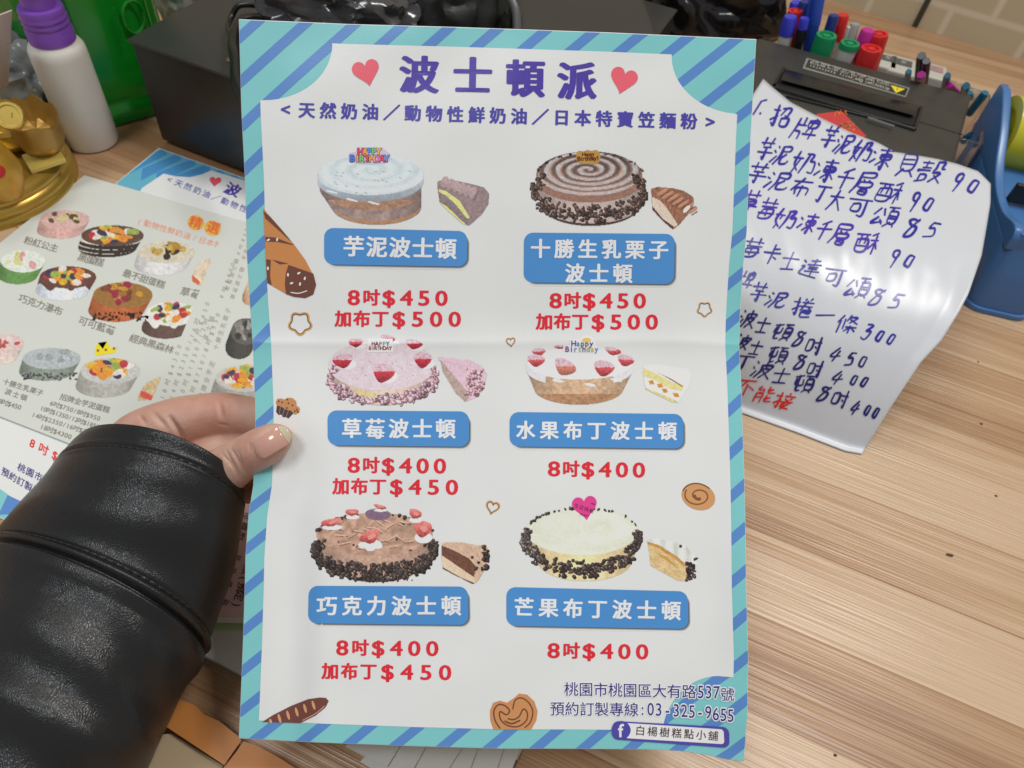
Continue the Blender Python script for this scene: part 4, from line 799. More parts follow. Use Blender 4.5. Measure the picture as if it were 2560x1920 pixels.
def f(k):
    for t, x, y, n, s in (('8吋$500', 1705, 610, 1, 15), ('芋泥波士頓', 1745, 640, 1, 15), ('8吋$400', 1585, 920, 1, 17), ('草莓波士頓', 1625, 860, 1, 17), ('草莓波士頓', 1665, 920, 1, 17), ('8吋$450', 1395, 1230, 1, 19), ('波士頓', 1470, 1210, 1, 19), ('十勝生乳栗子', 1545, 1280, 1, 19),
                          ('18吋$4300', 1160, 1640, 1, 20), ('14吋$2350/16吋', 1225, 1640, 1, 20), ('10吋$1350/12吋', 1290, 1640, 1, 20), ('6吋$750/8吋$950', 1360, 1640, 1, 20), ('招牌全芋泥', 1440, 1630, 1, 20)):
        s *= .8; L_ = len(t)*s*2.1; a = X(x, y); b = X(x+L_*.45, y-L_*1.35); k.line(t, a, b, s, (142, 138, 126), 1.3e-4, 0., ey=(.9, .38))
printed('name_lettering', f, lc, lcs)
# pink order sheet, green leaflet and pad below the sleeve
gd = empty('paper_pad', at(560, 1650, .004), 'grey edged pad of pale marbled paper under the pink order sheet', 'pad')
s8 = lambda x, y: (x*.3617, 1400+y*.3617)
tb = Table(.0085); sheet('pad_block', [s8(1250, 380), s8(1900, 380), s8(1900, 950), s8(1660, 800), s8(1410, 668), s8(1300, 600)], tb, mat('grey_card', (.40, .40, .36), .5), None, None, thick=.0075, parent=gd)
tb2 = Table(.0089); sheet('top_page', [s8(1250, 300), s8(1900, 300), s8(1900, 930), s8(1664, 792), s8(1420, 660), s8(1300, 590)], tb2, mat('marbled_paper', (.55, .56, .52), .5, var=.22, vscale=30), None, None, parent=gd)
printed('green_band', lambda k: k.poly([s8(1300, 425), s8(1900, 440), s8(1900, 490), s8(1300, 480)], (150, 172, 120), 1e-4), gd, tb2)
po, ps = leaf('order_sheet', [(470, 1200), (700, 1200), (700, 1541), (500, 1541)], .0102, 'pink order sheet with black characters in the gap between sleeve and flyer', 'sheet', None, mat('pink_paper', (.76, .53, .57), .5))
sheet('page_margin', [(490, 1541.5), (700, 1541.5), (700, 1560), (490, 1556)], ps, mat('cream_paper', (.68, .68, .60), .5), None, None, parent=po)
def f(k):
    for t, a, b, s in (('單檔型', (618, 1290), (602, 1340), 22), ('款(預定)', (618, 1425), (592, 1512), 27), ('計址理', (596, 1395), (574, 1460), 15), ('莊', (562, 1506), (560, 1508), 20)): k.line(t, a, b, s, (64, 50, 54), 1.4e-4, .01, ey=(-.95, -.22))
printed('order_lettering', f, po, ps)
# orange and kraft wrapping lying at the bottom left
s9 = lambda x, y: (420+x*.425, 1700+y*.425)
OR = mat('orange_ribbon', (.55, .21, .05), .38, var=.12, vscale=12)
orb = empty('orange_ribbon', at(520, 1850, .006), 'folded orange ribbon on the counter below the leather sleeve', 'ribbon')
sheet('ribbon_band', [s9(-60, 60), s9(95, 125), s9(160, 150), s9(215, 205), s9(300, 240), s9(430, 345), s9(425, 365), s9(330, 500), s9(20, 295), s9(-60, 240)], Table(.008), OR, None, None, parent=orb, thick=.001)
sheet('ribbon_tail', [s9(445, 360), s9(520, 385), s9(650, 455), s9(760, 525), s9(760, 620), s9(250, 620), s9(335, 505), s9(400, 425)], Table(.0065), OR, None, None, parent=orb, thick=.001)
tag(sheet('kraft_paper', [s9(-120, 330), s9(20, 315), s9(325, 505), s9(240, 640), s9(-150, 640)], Table(.004), mat('kraft', (.48, .36, .22), .7, var=.08, vscale=25, bump=.3, bscale=50), None, None, thick=.003), 'pale brown kraft paper in the bottom left corner beside the ribbon', 'paper')
# loose fan of sheets at the bottom
PG = mat('grey_white_paper', (.56, .56, .51), .5, var=.04, vscale=12)
fan = [((990, 352), (1170, 438), (1260, 330), (1100, 300)), ((1040, 390), (1290, 510), (1370, 380), (1120, 320)), ((1130, 480), (1380, 640), (1520, 385), (1280, 330)), ((1300, 520), (1560, 660), (1740, 385), (1440, 330)), ((1480, 530), (1720, 680), (1830, 380), (1660, 330)), ((1640, 540), (1880, 690), (1980, 385), (1780, 330)), ((1760, 560), (2010, 560), (2075, 395), (1900, 330)), ((1950, 440), (2055, 470), (2090, 390), (2000, 340))]
desc = ['smallest grey-white sheet at the left end of the fan under the flyer', 'second sheet from the left of the loose fan below the flyer', 'third sheet from the left of the loose fan below the flyer', 'wide middle sheet of the loose fan below the flyer', 'fifth sheet from the left of the loose fan below the flyer', 'sixth sheet of the loose fan, right of the middle one', 'next to last sheet at the right of the loose fan', 'small last sheet at the right end of the loose fan']
for i, (q, dsc) in enumerate(zip(fan, desc)): sheet('loose_sheet', [s9(*p) for p in q], Table(.0125-.0013*i if i else .006), PG, dsc, 'sheet', 'loose sheets fanned out below the flyer', 9e-4)

# ------------------------------------------------------------------ black counting machine with slot, and the handwritten price note
HD = .081
BL, BR, FR_, FLc = at(1893, 92, HD), at(2431, 239, HD), at(2362, 500, HD), at(1800, 330, HD)
ux = norm(BR-BL); uy = norm(np.cross([0, 0, 1.], ux)); 
dm = empty('counting_machine', [*((BL+FR_)/2)[:2], 0], 'dark plastic box with a long slot and warning label, under the handwritten note', 'machine')
DP = mat('charcoal_plastic', (.040, .038, .032), .42, bump=.25, bscale=1300, var=.3, vscale=45)
bm = bmesh.new(); prism(bm, [p[:2] for p in (BL, FLc, FR_, BR)], 0.001, HD); from_bm('housing', bm, DP, dm, bevel=.0035, seg=3)
tm = Table(HD+.0002); r19 = lambda x, y: (1920+x*.2893, y*.2893)
BM = mat('black_gloss_plastic', (.012, .012, .012), .25, var=.1); SL = mat('slot_dark', (.003, .003, .003), .8)
bm = bmesh.new(); qs = [at(*r19(x, y), HD) for x, y in ((150, 595), (1310, 915), (1275, 965), (120, 640))]; qs2 = [at(*r19(x, y), HD+.004) for x, y in ((150, 600), (1310, 925), (1265, 1000), (105, 690))]
vs = [bm.verts.new(V(p)) for p in qs+qs2]
for f_ in ((0, 3, 2, 1), (4, 5, 6, 7), (0, 1, 5, 4), (1, 2, 6, 5), (2, 3, 7, 6), (3, 0, 4, 7)): bm.faces.new([vs[i] for i in f_])
from_bm('slot_flap', bm, BM, dm, bevel=.0012, seg=2)
sheet('slot', [r19(x, y) for x, y in ((85, 700), (1275, 1010), (1260, 1085), (900, 1010), (100, 790))], Table(HD+.0006), SL, None, None, thick=.0004, parent=dm)
for a, b, w in (((60, 760), (1265, 1120), .0016), ((55, 735), (140, 590), .0014), ((1265, 1120), (1325, 930), .0014), ((160, 830), (1200, 1095), .0010)):
    bm = bmesh.new(); tube(bm, [at(*r19(*a), HD+.0008), at(*r19(*b), HD+.0008)], w, 8); from_bm('slot_rim', bm, BM, dm)
bm = bmesh.new(); tube(bm, [at(*r19(1300, 1050), HD), at(*r19(1680, 1165), HD)], .0004, 6); from_bm('seam', bm, SL, dm)
wl_ = sheet('warning_label', [r19(x, y) for x, y in ((335, 500), (1225, 760), (1190, 840), (300, 590))], tm, mat('label_grey', (.26, .26, .24), .4), None, None, thick=.0002, parent=dm)
I = Ink(Table(HD+.0003)); I.poly([r19(x, y) for x, y in ((350, 512), (1210, 765), (1185, 828), (318, 580))], (46, 45, 40), 0, 30); I.build('label_face', wl_)
I = Ink(Table(HD+.0005)); I.poly([r19(x, y) for x, y in ((1060, 735), (1185, 770), (1105, 803))], (206, 190, 40), 0); I.ch('!', *r19(1118, 766), 12, (40, 36, 20), 1e-4, .02, (-1, -.28), (.2, -1)); I.build('warning_triangle', wl_)
def up_text(k, t, a, b, s): k.line(t, r19(*a), r19(*b), s, (176, 176, 168), 0, .008, ey=(.45, -.9))
I = Ink(Table(HD+.0005)); up_text(I, 'Attention! Don\'t', (1035, 770), (720, 672), 11); up_text(I, 'insert hand in the slot while working', (1040, 740), (370, 545), 8.5); up_text(I, 'switch off when not in use, keep dry', (1040, 722), (390, 533), 8.5); up_text(I, 'only banknotes', (700, 668), (370, 572), 8.5); I.build('label_lettering', wl_)
rp = empty('red_packet', at(*r19(640, 1060), HD+.001), 'red paper packet with gold pattern sticking out from under the note', 'red packet')
tr = Table(HD+.0016); sheet('packet_paper', [r19(x, y) for x, y in ((420, 985), (635, 957), (850, 1175), (760, 1250), (400, 1120))], tr, mat('red_card', (.56, .045, .05), .4), None, None, parent=rp)
def f(k):
    for _ in range(10): x, y = random.uniform(560, 700), random.uniform(965, 990); k.stroke([r19(x+random.uniform(-18, 18), y+random.uniform(-14, 20)) for _ in range(3)], 1.6, (214, 110, 50), 1e-4, 4)
    for _ in range(16): x, y = random.uniform(600, 760), random.uniform(1060, 1120); k.stroke([r19(x+random.uniform(-18, 18), y+random.uniform(-14, 20)) for _ in range(3)], 1.8, random.choice([(196, 150, 60), (90, 50, 40), (120, 120, 50)]), 1e-4, 4)
I = Ink(tr); f(I); I.build('gold_pattern', rp)
bm = bmesh.new(); tube(bm, [at(*r19(860, 1020), HD+.003), at(*r19(1090, 1095), HD+.003)], .0012, 8); tag(from_bm('clear_straw', bm, mat('clear_grey', (.35, .36, .36), .12, trans=.6), dm), None, None)
for c in dm.children:
    if c.name.startswith('clear_straw'): c.name = 'clear_rod'

# note: bent sheet draping from the machine to the counter
def nv(y): return np.clip((y-197)/(1022-197), 0, 1)
def rv(y): return (y-459)/(1135-459)
def n_place(s, u, v):
    p = s.px(u, v); t = np.clip((v-.24)/.74, 0, 1); z = .0012+(HD+.0022)*(1-t**1.75)
    z = z+.0006*np.exp(-((v-.36)/.06)**2)*np.sin(21*u+2+6*v)+.0002*np.sin(47*u-20*v)*np.exp(-((v-.40)/.10)**2)+.0006*np.sin(9*u+4*v)*np.sin(11*v)*np.clip(1-t, 0, 1)+.0022*np.exp(-((u-1)/.10)**2-((v-.02)/.08)**2)
    return at(p[..., 0], p[..., 1], z)
NT = Patch([(nv(y), x, y) for x, y in ((1908, 197), (1880, 240), (1850, 340), (1836, 600), (1832, 850), (1830, 1022))], [(rv(y), x, y) for x, y in ((2477, 459), (2476, 509), (2466, 571), (2454, 639), (2421, 735), (2396, 783), (2353, 851), (2301, 907), (2224, 1023), (2155, 1135))],
           [((x-1908)/569., x, y) for x, y in ((1908, 197), (1929, 216), (1976, 255), (2041, 289), (2130, 332), (2196, 357), (2238, 380), (2280, 386), (2342, 397), (2392, 409), (2446, 428), (2477, 459))], [((x-1830)/325., x, y) for x, y in ((1830, 1022), (1858, 1033), (1993, 1081), (2112, 1127), (2155, 1135))], n_place)
note = empty('price_note', at(2150, 800, .03), 'white price list handwritten in blue marker, draped from the black machine onto the counter', 'note')
u_, v_ = np.linspace(0, 1, 90), np.linspace(0, 1, 110); U_, V_ = np.meshgrid(u_, v_)
slab('sheet', NT.S(U_, V_).reshape(-1, 3), NT.S(U_, V_, -2.5e-4).reshape(-1, 3), 90, 110, mat('glossy_white_paper', (.63, .65, .69), .31, bump=.05, bscale=90, var=.01), note)
HW = {'芋': '1282 3033 7063 3474 1696 545948', '泥': '1122 0314 0825 41818343 414529 7456 55588897', '奶': '201538 3319 0343 518174949878 615549', '凍': '0213 0725 3191 4383854543 4484 606958 5638 7698', '貝': '3070763630 3272 3474 4629 6689', '殼': '0141 2023 1343 050444 16363809 1619 606354 60808393 558559 6699', '千': '7032 1494 5159', '層': '20808222 202509 4354 7364 3484863634 4777794947 4878',
      '酥': '0151 1353581813 2125 4145 1656 8061 6393 8189 8467 8497', '布': '1292 5016 38358588 5459', '丁': '119151583 7'.replace(' ', ''), '大': '1393 504519 5499', '可': '0191 717858 2353562623', '頌': '2104 3144 250847 3648 5090 7062 6292976762 6494 6595 7759 8799', '草': '1292 3033 7073 3474763634 3575 1797 5659', '莓': '1292 3033 7073 2494 3585792935 1797 5556 5758', '卡': '5054 5282 1494 5459 6687',
      '士': '1393 5058 2888', '達': '1122 1424173899 4181 6063 3393 4484 4585 3696 6468', '捲': '0232 202817 0634 5051 8071 4292 3494 6146 7496 568687575999', '一': '1594', '條': '2004 1319 3237 5043 518154 5294 4696 6569 6648 7698', '波': '1021 0314 0825 429284 424529 6064 448449 5599', '頓': '0140 12154542 202848 5090 7062 6292976762 6494 6595 7759 8799', '吋': '1242471712 5393 808978 6576', '招': '0232 202817 0634 41817464 6144 5585885855', '牌': '101409 3033 1343 163639 5181845451 5282 7056 4797 7579', '不': '1191 5116 5359 6496', '能': '201242 3143 144449 1419 1646 606393 8162 656898 8667', '接': '0232 202817 0634 6061 4292 5354 8374 3595 644889 8549',
      '0': '5021174979838150', '1': '6142 4239', '3': '2050713474684918', '4': '5016178 5'.replace(' ', '')+' 6249', '5': '4134647829 4181', '8': '7140214374682936537071', '9': '71503133547371 716559', '.': '4849'}
HW['丁'] = '1191 515837'; HW['4'] = '501685 6249'
def hand(k, t, x, y, s, rgb, ex=(.93, .36), ey=(-.26, .97), w=4.6, wx=1.):
    ex = np.array(ex)*wx; ey = np.array(ey); j = random.uniform(-.05, .05)
    for st in HW[t].split():
        P_ = np.array([(int(st[i])/9-.5+random.uniform(-.025, .025), int(st[i+1])/9-.5+random.uniform(-.025, .025)) for i in range(0, len(st)-1, 2)])
        if len(P_) > 1: k.stroke(np.array([x, y])+s*(P_[:, :1]*ex+P_[:, 1:]*(ey+j)), w*random.uniform(.85, 1.15), rgb, 3.4e-4+random.random()*3e-5, 5, True)
r4 = lambda x, y: (1860+x*.3857, y*.3857); r5 = lambda x, y: (1800+x*.3858, 560+y*.3858)
BLU, VIO, INK2 = (34, 30, 136), (60, 34, 146), (30, 26, 98)
LN = [(r4, BLU, 50, '1.招牌芋泥奶凍貝殼90', [(105, 690), (122, 705), (240, 760), (400, 835), (555, 885), (650, 935), (762, 980), (890, 1025), (1050, 1075), (1212, 1115), (1378, 1185), (1485, 1208)]),
      (r4, BLU, 50, '芋泥奶凍千層酥90', [(140, 965), (245, 1005), (385, 1055), (530, 1105), (650, 1160), (775, 1190), (935, 1250), (1100, 1310), (1195, 1325)]),
      (r4, BLU, 46, '芋泥布丁大可頌85', [(85, 1120), (220, 1175), (365, 1215), (497, 1260), (590, 1300), (740, 1345), (915, 1405), (1085, 1480), (1215, 1488)]),
      (r4, VIO, 46, '草莓奶凍千層酥', [(42, 1300), (150, 1350), (265, 1420), (410, 1450), (512, 1490), (625, 1520), (790, 1575)]), (r5, BLU, 46, '90', [(1125, 225), (1225, 240)]),
      (r5, BLU, 44, '莓卡士達可頌85', [(205, 150), (330, 195), (445, 245), (580, 285), (738, 345), (890, 415), (1015, 475), (1140, 495)]), (r5, BLU, 40, '牌芋泥捲一條300', [(165, 360), (250, 440), (370, 490), (535, 540), (675, 590), (825, 650), (955, 700), (1035, 725), (1108, 745)]),
      (r5, INK2, 38, '波士頓8吋450', [(180, 615), (272, 660), (400, 700), (512, 745), (605, 785), (752, 845), (845, 870), (925, 890)]), (r5, INK2, 36, '波士頓8吋400', [(145, 765), (228, 805), (370, 850), (520, 895), (612, 935), (765, 995), (868, 1010), (935, 1022)]),
      (r5, INK2, 38, '丁波士頓8吋400', [(150, 895), (272, 945), (390, 985), (538, 1035), (672, 1100), (775, 1130), (880, 1190), (955, 1205), (1010, 1222)]), (r5, (196, 36, 30), 38, '不能接', [(165, 1055), (285, 1105), (415, 1145)])]
for rr, rgb, s, t, ps_ in LN:
    def f(k):
        for i_, (c, p) in enumerate(zip(t, ps_)):
            gaps = [math.dist(rr(*p), rr(*ps_[k])) for k in (i_-1, i_+1) if 0 <= k < len(ps_)]; wx = min(1.1, max(.5, .96*min(gaps)/(s*1.1))) if c not in '.1' else 1
            dg = c in '0123456789'; sz = s*(.62 if c in '0' else .95 if dg else 1.14)
            hand(k, c, *rr(*p), sz if c != '.' else 30, rgb, (.97, .10) if not dg else (.95, .1), (-.42, .92) if not dg else (-.48, .95), 5.5 if rr is r4 else 4.9, wx)
    printed('handwriting', f, note, NT)

# ------------------------------------------------------------------ pens, markers and stamps behind the machine
RC = lambda n, c: mat(n, c, .3, var=.04)
cols = dict(red=RC('red_cap', (.62, .022, .022)), green=RC('green_cap', (.008, .26, .095)), blue=RC('blue_cap', (.045, .05, .55)), magenta=RC('magenta_cap', (.50, .018, .26)), white=RC('white_barrel', (.62, .60, .55)), navy=RC('navy_barrel', (.015, .035, .20)), black=RC('black_barrel', (.012, .012, .014)), clear=mat('clear_barrel', (.62, .64, .66), .12, trans=.55), royal=RC('royal_barrel', (.02, .07, .40)))
bk_ = np.array([-ux[1], ux[0], 0]); PG_ = 'pens and markers standing behind the machine'
def marker(top, low, r, capc, barc, label, ring=True, row=.014, lean=0., capl=.026, clip=None):
    zs = np.linspace(.06, .16, 201); dd_ = np.array([(at(*r19(*top), z_)-BL)@bk_ for z_ in zs]); zt = float(np.interp(-row, -dd_, zs)); T = at(*r19(*top), zt)
    best = min(((lx, ly) for lx in np.linspace(-.22, .22, 23) for ly in (lean,)), key=lambda q: abs(np.cross(pix(T-norm([*(ux[:2]*q[0]+bk_[:2]*q[1]), 1])*.02)-pix(T), np.array(low, float)-np.array(top))/np.linalg.norm(np.array(low, float)-np.array(top))))
    ax = norm([*(ux[:2]*best[0]+bk_[:2]*best[1]), 1]); foot = T-ax*((zt-.003)/ax[2]); L_ = np.linalg.norm(T-foot)
    e = empty('marker', foot, label, 'marker', PG_)
    bm = bmesh.new(); lathe(bm, [(0, 0), (r*.85, 0), (r*.92, .002), (r*.92, L_-capl+.001)], foot, ax, 28); from_bm('barrel', bm, cols[barc], e)
    pr_ = [(r, L_-capl), (r*1.0, L_-.003), (r*.93, L_), (r*.66, L_), (r*.60, L_-.0016), (r*.42, L_-.0018), (r*.36, L_), (r*.2, L_+.0006), (0, L_+.0006)] if ring else [(r, L_-capl), (r*.94, L_-.0015), (r*.8, L_), (0, L_)]
    bm = bmesh.new(); lathe(bm, pr_, foot, ax, 32); from_bm('cap', bm, cols[capc], e)
    if clip: bm = bmesh.new(); sd_ = norm(np.cross(ax, [0, 1, .2])); obox(bm, foot+ax*(L_-.028)+sd_*r*.95, sd_*.0025, norm(np.cross(ax, sd_))*.003, ax*.026); from_bm('clip', bm, cols[clip], e, bevel=.0005)
marker((508, 300), (450, 460), .0092, 'green', 'white', 'thick whiteboard marker with all green cap, left of the white one', row=0.013)
marker((712, 370), (655, 520), .0085, 'green', 'white', 'white marker barrel with a flat green end between green and red caps', capl=.0045, row=0.013)
marker((895, 415), (835, 570), .0093, 'red', 'white', 'thick whiteboard marker with red cap in the front, nearest the warning label', row=0.013)
marker((960, 290), (900, 470), .0085, 'red', 'white', 'red capped marker standing behind the magenta one', capl=.034, row=0.034)
marker((868, 258), (800, 420), .0065, 'magenta', 'white', 'magenta capped pen between the clear pen and the red markers', False, row=0.03)
marker((195, 140), (140, 370), .0062, 'blue', 'white', 'white marker with dark blue cap at the front of the left cluster', False, capl=.016, row=0.012)
marker((318, 155), (262, 380), .0044, 'blue', 'black', 'black pen with a short blue end in the left cluster', False, capl=.009, row=0.012)
marker((238, 90), (190, 330), .0066, 'red', 'black', 'red capped marker behind the dark blue cap in the left cluster', True, capl=.03, row=0.028)
marker((248, 15), (200, 250), .006, 'blue', 'white', 'blue capped marker at the back of the left cluster', False, capl=.025, row=0.042)
marker((330, 10), (285, 220), .0060, 'navy', 'white', 'dark navy cap between the blue cap and the tall blue pen', False, capl=.03, row=0.036)
marker((445, -60), (375, 300), .0058, 'royal', 'royal', 'tall royal blue pen with a side clip in the left cluster', False, clip='royal', row=0.026)
marker((572, 130), (520, 300), .0048, 'navy', 'navy', 'narrow navy ball pen just behind the green cap', False, capl=.022, row=0.03)
marker((650, 125), (610, 280), .0058, 'red', 'clear', 'small red end cap of a pen standing behind the navy ball pen', False, capl=.022, row=0.046)
marker((757, 205), (705, 380), .0042, 'clear', 'navy', 'clear ended pen leaning between the green and magenta caps', False, capl=.02, clip='white', row=0.03)
# stamps / erasers
def stamp(c, w, d, zt, label, top):
    q = at(*r19(*c), zt); q[2] = 0; e = empty('desk_stamp', q, label, 'stamp', 'white stamps behind the machine'); ex, ey = ux, np.array([-ux[1], ux[0], 0])
    bm = bmesh.new(); obox(bm, q-ex*w/2-ey*d/2, ex*w, ey*d, (0, 0, zt)); from_bm('block', bm, mat('ivory_plastic', (.50, .48, .42), .4), e, bevel=.0025)
    bm = bmesh.new(); obox(bm, q-ex*w*.32-ey*d*.06+[0, 0, zt-.0004], ex*w*.64, ey*d*.36, (0, 0, .001)); pn = from_bm('top_plate', bm, mat(top, (.09, .09, .085) if 'dark' in top else (.42, .22, .22), .5), e)
    bm = bmesh.new(); lathe(bm, [(.0026, 0), (.0022, .0008), (.0016, .0008), (.0014, .0004), (0, .0004)], q+ey*d*.12+[0, 0, zt+.0006], (0, 0, 1), 20); from_bm('button', bm, mat('grey_button', (.3, .3, .29), .4), pn)
stamp((1030, 520), .022, .030, .055, 'ivory stamp block with dark top plate beside the red marker', 'dark_plate')
stamp((1165, 560), .026, .034, .055, 'ivory stamp block with dark top plate left of the tall black pens', 'dark_plate')
stamp((1440, 610), .024, .030, .050, 'ivory stamp block with a reddish plate right of the tall black pens', 'red_plate')
# clear acrylic holder with thin pens
ACR = mat('clear_acrylic', (.86, .86, .9), .06, trans=.93, spec=.5)
hz = .066; ha = [at(*r19(x, y), hz) for x, y in ((1560, 690), (1910, 815), (1845, 1235), (1640, 1180))]
for p in ha: p[2] = 0
ac = empty('acrylic_holder', ha[3], 'clear acrylic pen holder between the machine and the blue tape dispenser', 'pen holder')
def wallp(a, b, z0, z1, th=.0016):
    d_ = norm(b-a); n_ = np.array([-d_[1], d_[0], 0]); bm = bmesh.new(); obox(bm, a+[0, 0, z0], b-a, n_*th, (0, 0, z1-z0)); from_bm('side_panel', bm, ACR, ac, bevel=.0003, seg=1)
for i in range(4): wallp(ha[i], ha[(i+1) % 4], 0, hz)
def pen(a, b, r, m, label, za=.085, zb=.02):
    T = at(*r19(*a), za); B_ = at(*r19(*b), zb); bm = bmesh.new(); tube(bm, [B_, B_*.12+T*.88, T], [r*.9, r, r*.8], 14); tag(from_bm('thin_pen', bm, m), label, 'pen', 'thin pens in the acrylic holder')
TE = RC('teal_barrel', (.008, .13, .22)); TB = RC('turquoise_barrel', (.02, .28, .42)); BK = cols['black']; MG = RC('magenta_barrel', (.45, .015, .28))
pen((1328, 480), (1300, 720), .0040, BK, 'tall black pen with flat end, left one of the black pair', .10, .06); pen((1368, 525), (1345, 740), .0036, BK, 'tall black pen, right one of the black pair', .098, .06)
pen((1322, 645), (1325, 720), .0036, MG, 'magenta pen end between the two tall black pens', .09, .06); pen((1215, 615), (1205, 690), .0026, TB, 'short turquoise pen tip in front of the ivory stamp', .085, .06)
pen((1552, 650), (1515, 790), .0030, TE, 'dark teal pen with flat end right of the ivory stamps', .092, .05); pen((1560, 735), (1625, 800), .0034, MG, 'bright magenta pen lying at the back of the holder', .078, .06)
pen((1712, 740), (1690, 830), .0036, TE, 'teal pen end standing at the back rim of the holder', .085, .05); pen((1880, 800), (1735, 985), .0036, TE, 'long teal pen leaning along the right rim of the holder', .07, .045)
pen((1815, 1050), (1770, 1210), .0020, MG, 'slim magenta pen inside the holder near its right wall', .05, .02); pen((1775, 1160), (1680, 1215), .0036, TE, 'teal pen lying low across the front of the holder', .05, .04)
pen((1745, 800), (1765, 850), .0022, TB, 'small turquoise pen end at the back corner of the holder', .08, .05)

# ------------------------------------------------------------------ blue tape dispenser on the right
BP = mat('blue_plastic', (.06, .17, .40), .30, var=.05, vscale=15, bump=.05, bscale=900)
ex = at(2483, 790, 0.)-at(2405, 772, 0.); ex[2] = 0; ex = norm(ex); ey = np.array([-ex[1], ex[0], 0]); O = at(2412, 770, 0.)
td = empty('tape_dispenser', O, 'blue plastic tape dispenser with a yellow roll at the right edge', 'tape dispenser')
TW, TL = .047, .175
def rect(o, w, l, r, n=8):
    out = []
    for cx, cy, a0 in ((w-r, r, -90), (w-r, l-r, 0), (r, l-r, 90), (r, r, 180)):
        for k_ in range(n+1): a = math.radians(a0+90*k_/n); out.append(o+ex*(cx+r*math.cos(a))+ey*(cy+r*math.sin(a)))
    return out
def extr(bm, prof, x0, x1):
    a_ = [bm.verts.new(V(O+ex*x0+ey*y+np.array([0, 0, z]))) for y, z in prof]; b_ = [bm.verts.new(V(O+ex*x1+ey*y+np.array([0, 0, z]))) for y, z in prof]; n = len(prof)
    bm.faces.new(a_); bm.faces.new(b_[::-1])
    for i in range(n): bm.faces.new((a_[i], b_[i], b_[(i+1) % n], a_[(i+1) % n]))
bm = bmesh.new(); prism(bm, rect(O, TW, TL, .012, 8), .004, .054)
for v in bm.verts:
    if v.co.z > .05:
        y_ = (np.array(v.co)-O)@ey; v.co += V(ey*.010*(1-y_/TL))
from_bm('body', bm, BP, td, bevel=.0008, seg=2)
bm = bmesh.new(); prism(bm, rect(O-ex*.002-ey*.002, TW+.004, TL+.004, .013), 0, .0044); from_bm('base_lip', bm, BP, td, bevel=.001, seg=2)
wallprof = spline([(.010, .052), (.011, .064), (.020, .068), (.045, .061), (.075, .061), (.100, .068), (.130, .083), (.160, .094), (.172, .095), (.177, .09), (.175, .052)], 5)
for x0 in (.0004, TW-.0074): bm = bmesh.new(); extr(bm, wallprof, x0, x0+.007); from_bm('side_wall', bm, BP, td, bevel=.0016, seg=3)
bm = bmesh.new(); prism(bm, rect(O+ey*.0102+ex*.004, TW-.008, .008, .0038, 4), .052, .0665); from_bm('front_wall', bm, BP, td, bevel=.0012, seg=2)
hub = O+ex*.010+ey*.145+np.array([0, 0, .070])
bm = bmesh.new(); lathe(bm, [(.020, 0), (.029, 0), (.029, .030), (.020, .030), (.020, 0)], hub, ex, 56); tr_ = from_bm('tape_roll', bm, mat('yellow_tape', (.55, .52, .03), .22, var=.1, vscale=80), None); tag(tr_, 'roll of bright yellow tape mounted in the blue dispenser', 'tape roll')
bm = bmesh.new(); lathe(bm, [(.0195, .001)]+[(.0195-.0012*(i % 2), .002+.0014*i) for i in range(20)]+[(.0, .030)], hub, ex, 40); from_bm('hub', bm, BLACKP, td)
bm = bmesh.new(); obox(bm, O+ex*.009+ey*.066+[0, 0, .056], ex*.029, ey*.004, (0, 0, .016)); from_bm('cutter_blade', bm, BLACKP, td, bevel=.0006)

# crumbs on the wood
for x, y, r, l in ((2453, 1060, .0011, 'dark brown crumb above the other crumb on the right'), (2490, 1240, .0010, 'dark brown crumb near the right edge, the larger one'), (2374, 1388, .0013, 'thin dark splinter lying in the middle of the bare wood'), (2088, 1888, .0009, 'tiny brown crumb at the bottom beside the flyer'), (2445, 905, .0008, 'brown crumb just right of the note near the dispenser')):
    bm = bmesh.new(); bmesh.ops.create_icosphere(bm, subdivisions=2, radius=1); q = at(x, y, 0.)
    for v in bm.verts: v.co = V(q+np.array([v.co.x*r*(1.9 if 'splinter' in l else 1), v.co.y*r*.8, max(0, v.co.z)*r*.7])*1)+Vector((random.uniform(-1, 1), random.uniform(-1, 1), 0))*r*.12
    tag(from_bm('crumb', bm, mat('crumb', (.10, .055, .03), .8)), l, 'crumb', 'crumbs on the wood')
# ------------------------------------------------------------------ the person: hand pinching the flyer, leather sleeve
person = empty('person', atd(300, 1400, .33), 'person in a black leather jacket holding up the flyer with thumb and fingers', 'person')
def capsules(chains, vox, smooth):
    bm = bmesh.new()
    for ch in chains:
        P_ = [atd(x, y, d) for x, y, d, r in ch]; R_ = [c[3] for c in ch]; S_ = spline(np.column_stack([np.array(P_), R_]), 7)
        for q in S_:
            m_ = Matrix.Translation(V(q[:3])); bmesh.ops.create_icosphere(bm, subdivisions=3, radius=float(q[3]), matrix=m_)
    me = bpy.data.meshes.new('hand'); bm.to_mesh(me); bm.free(); o = bpy.data.objects.new('hand', me); COL.objects.link(o)
    r = o.modifiers.new('r', 'REMESH'); r.mode = 'VOXEL'; r.voxel_size = vox; s = o.modifiers.new('s', 'SMOOTH'); s.iterations = smooth; s.factor = .5
    bpy.context.view_layer.update(); me2 = bpy.data.meshes.new_from_object(o.evaluated_get(bpy.context.evaluated_depsgraph_get())); o.modifiers.clear(); o.data = me2
    me2.polygons.foreach_set('use_smooth', np.ones(len(me2.polygons), bool)); return o
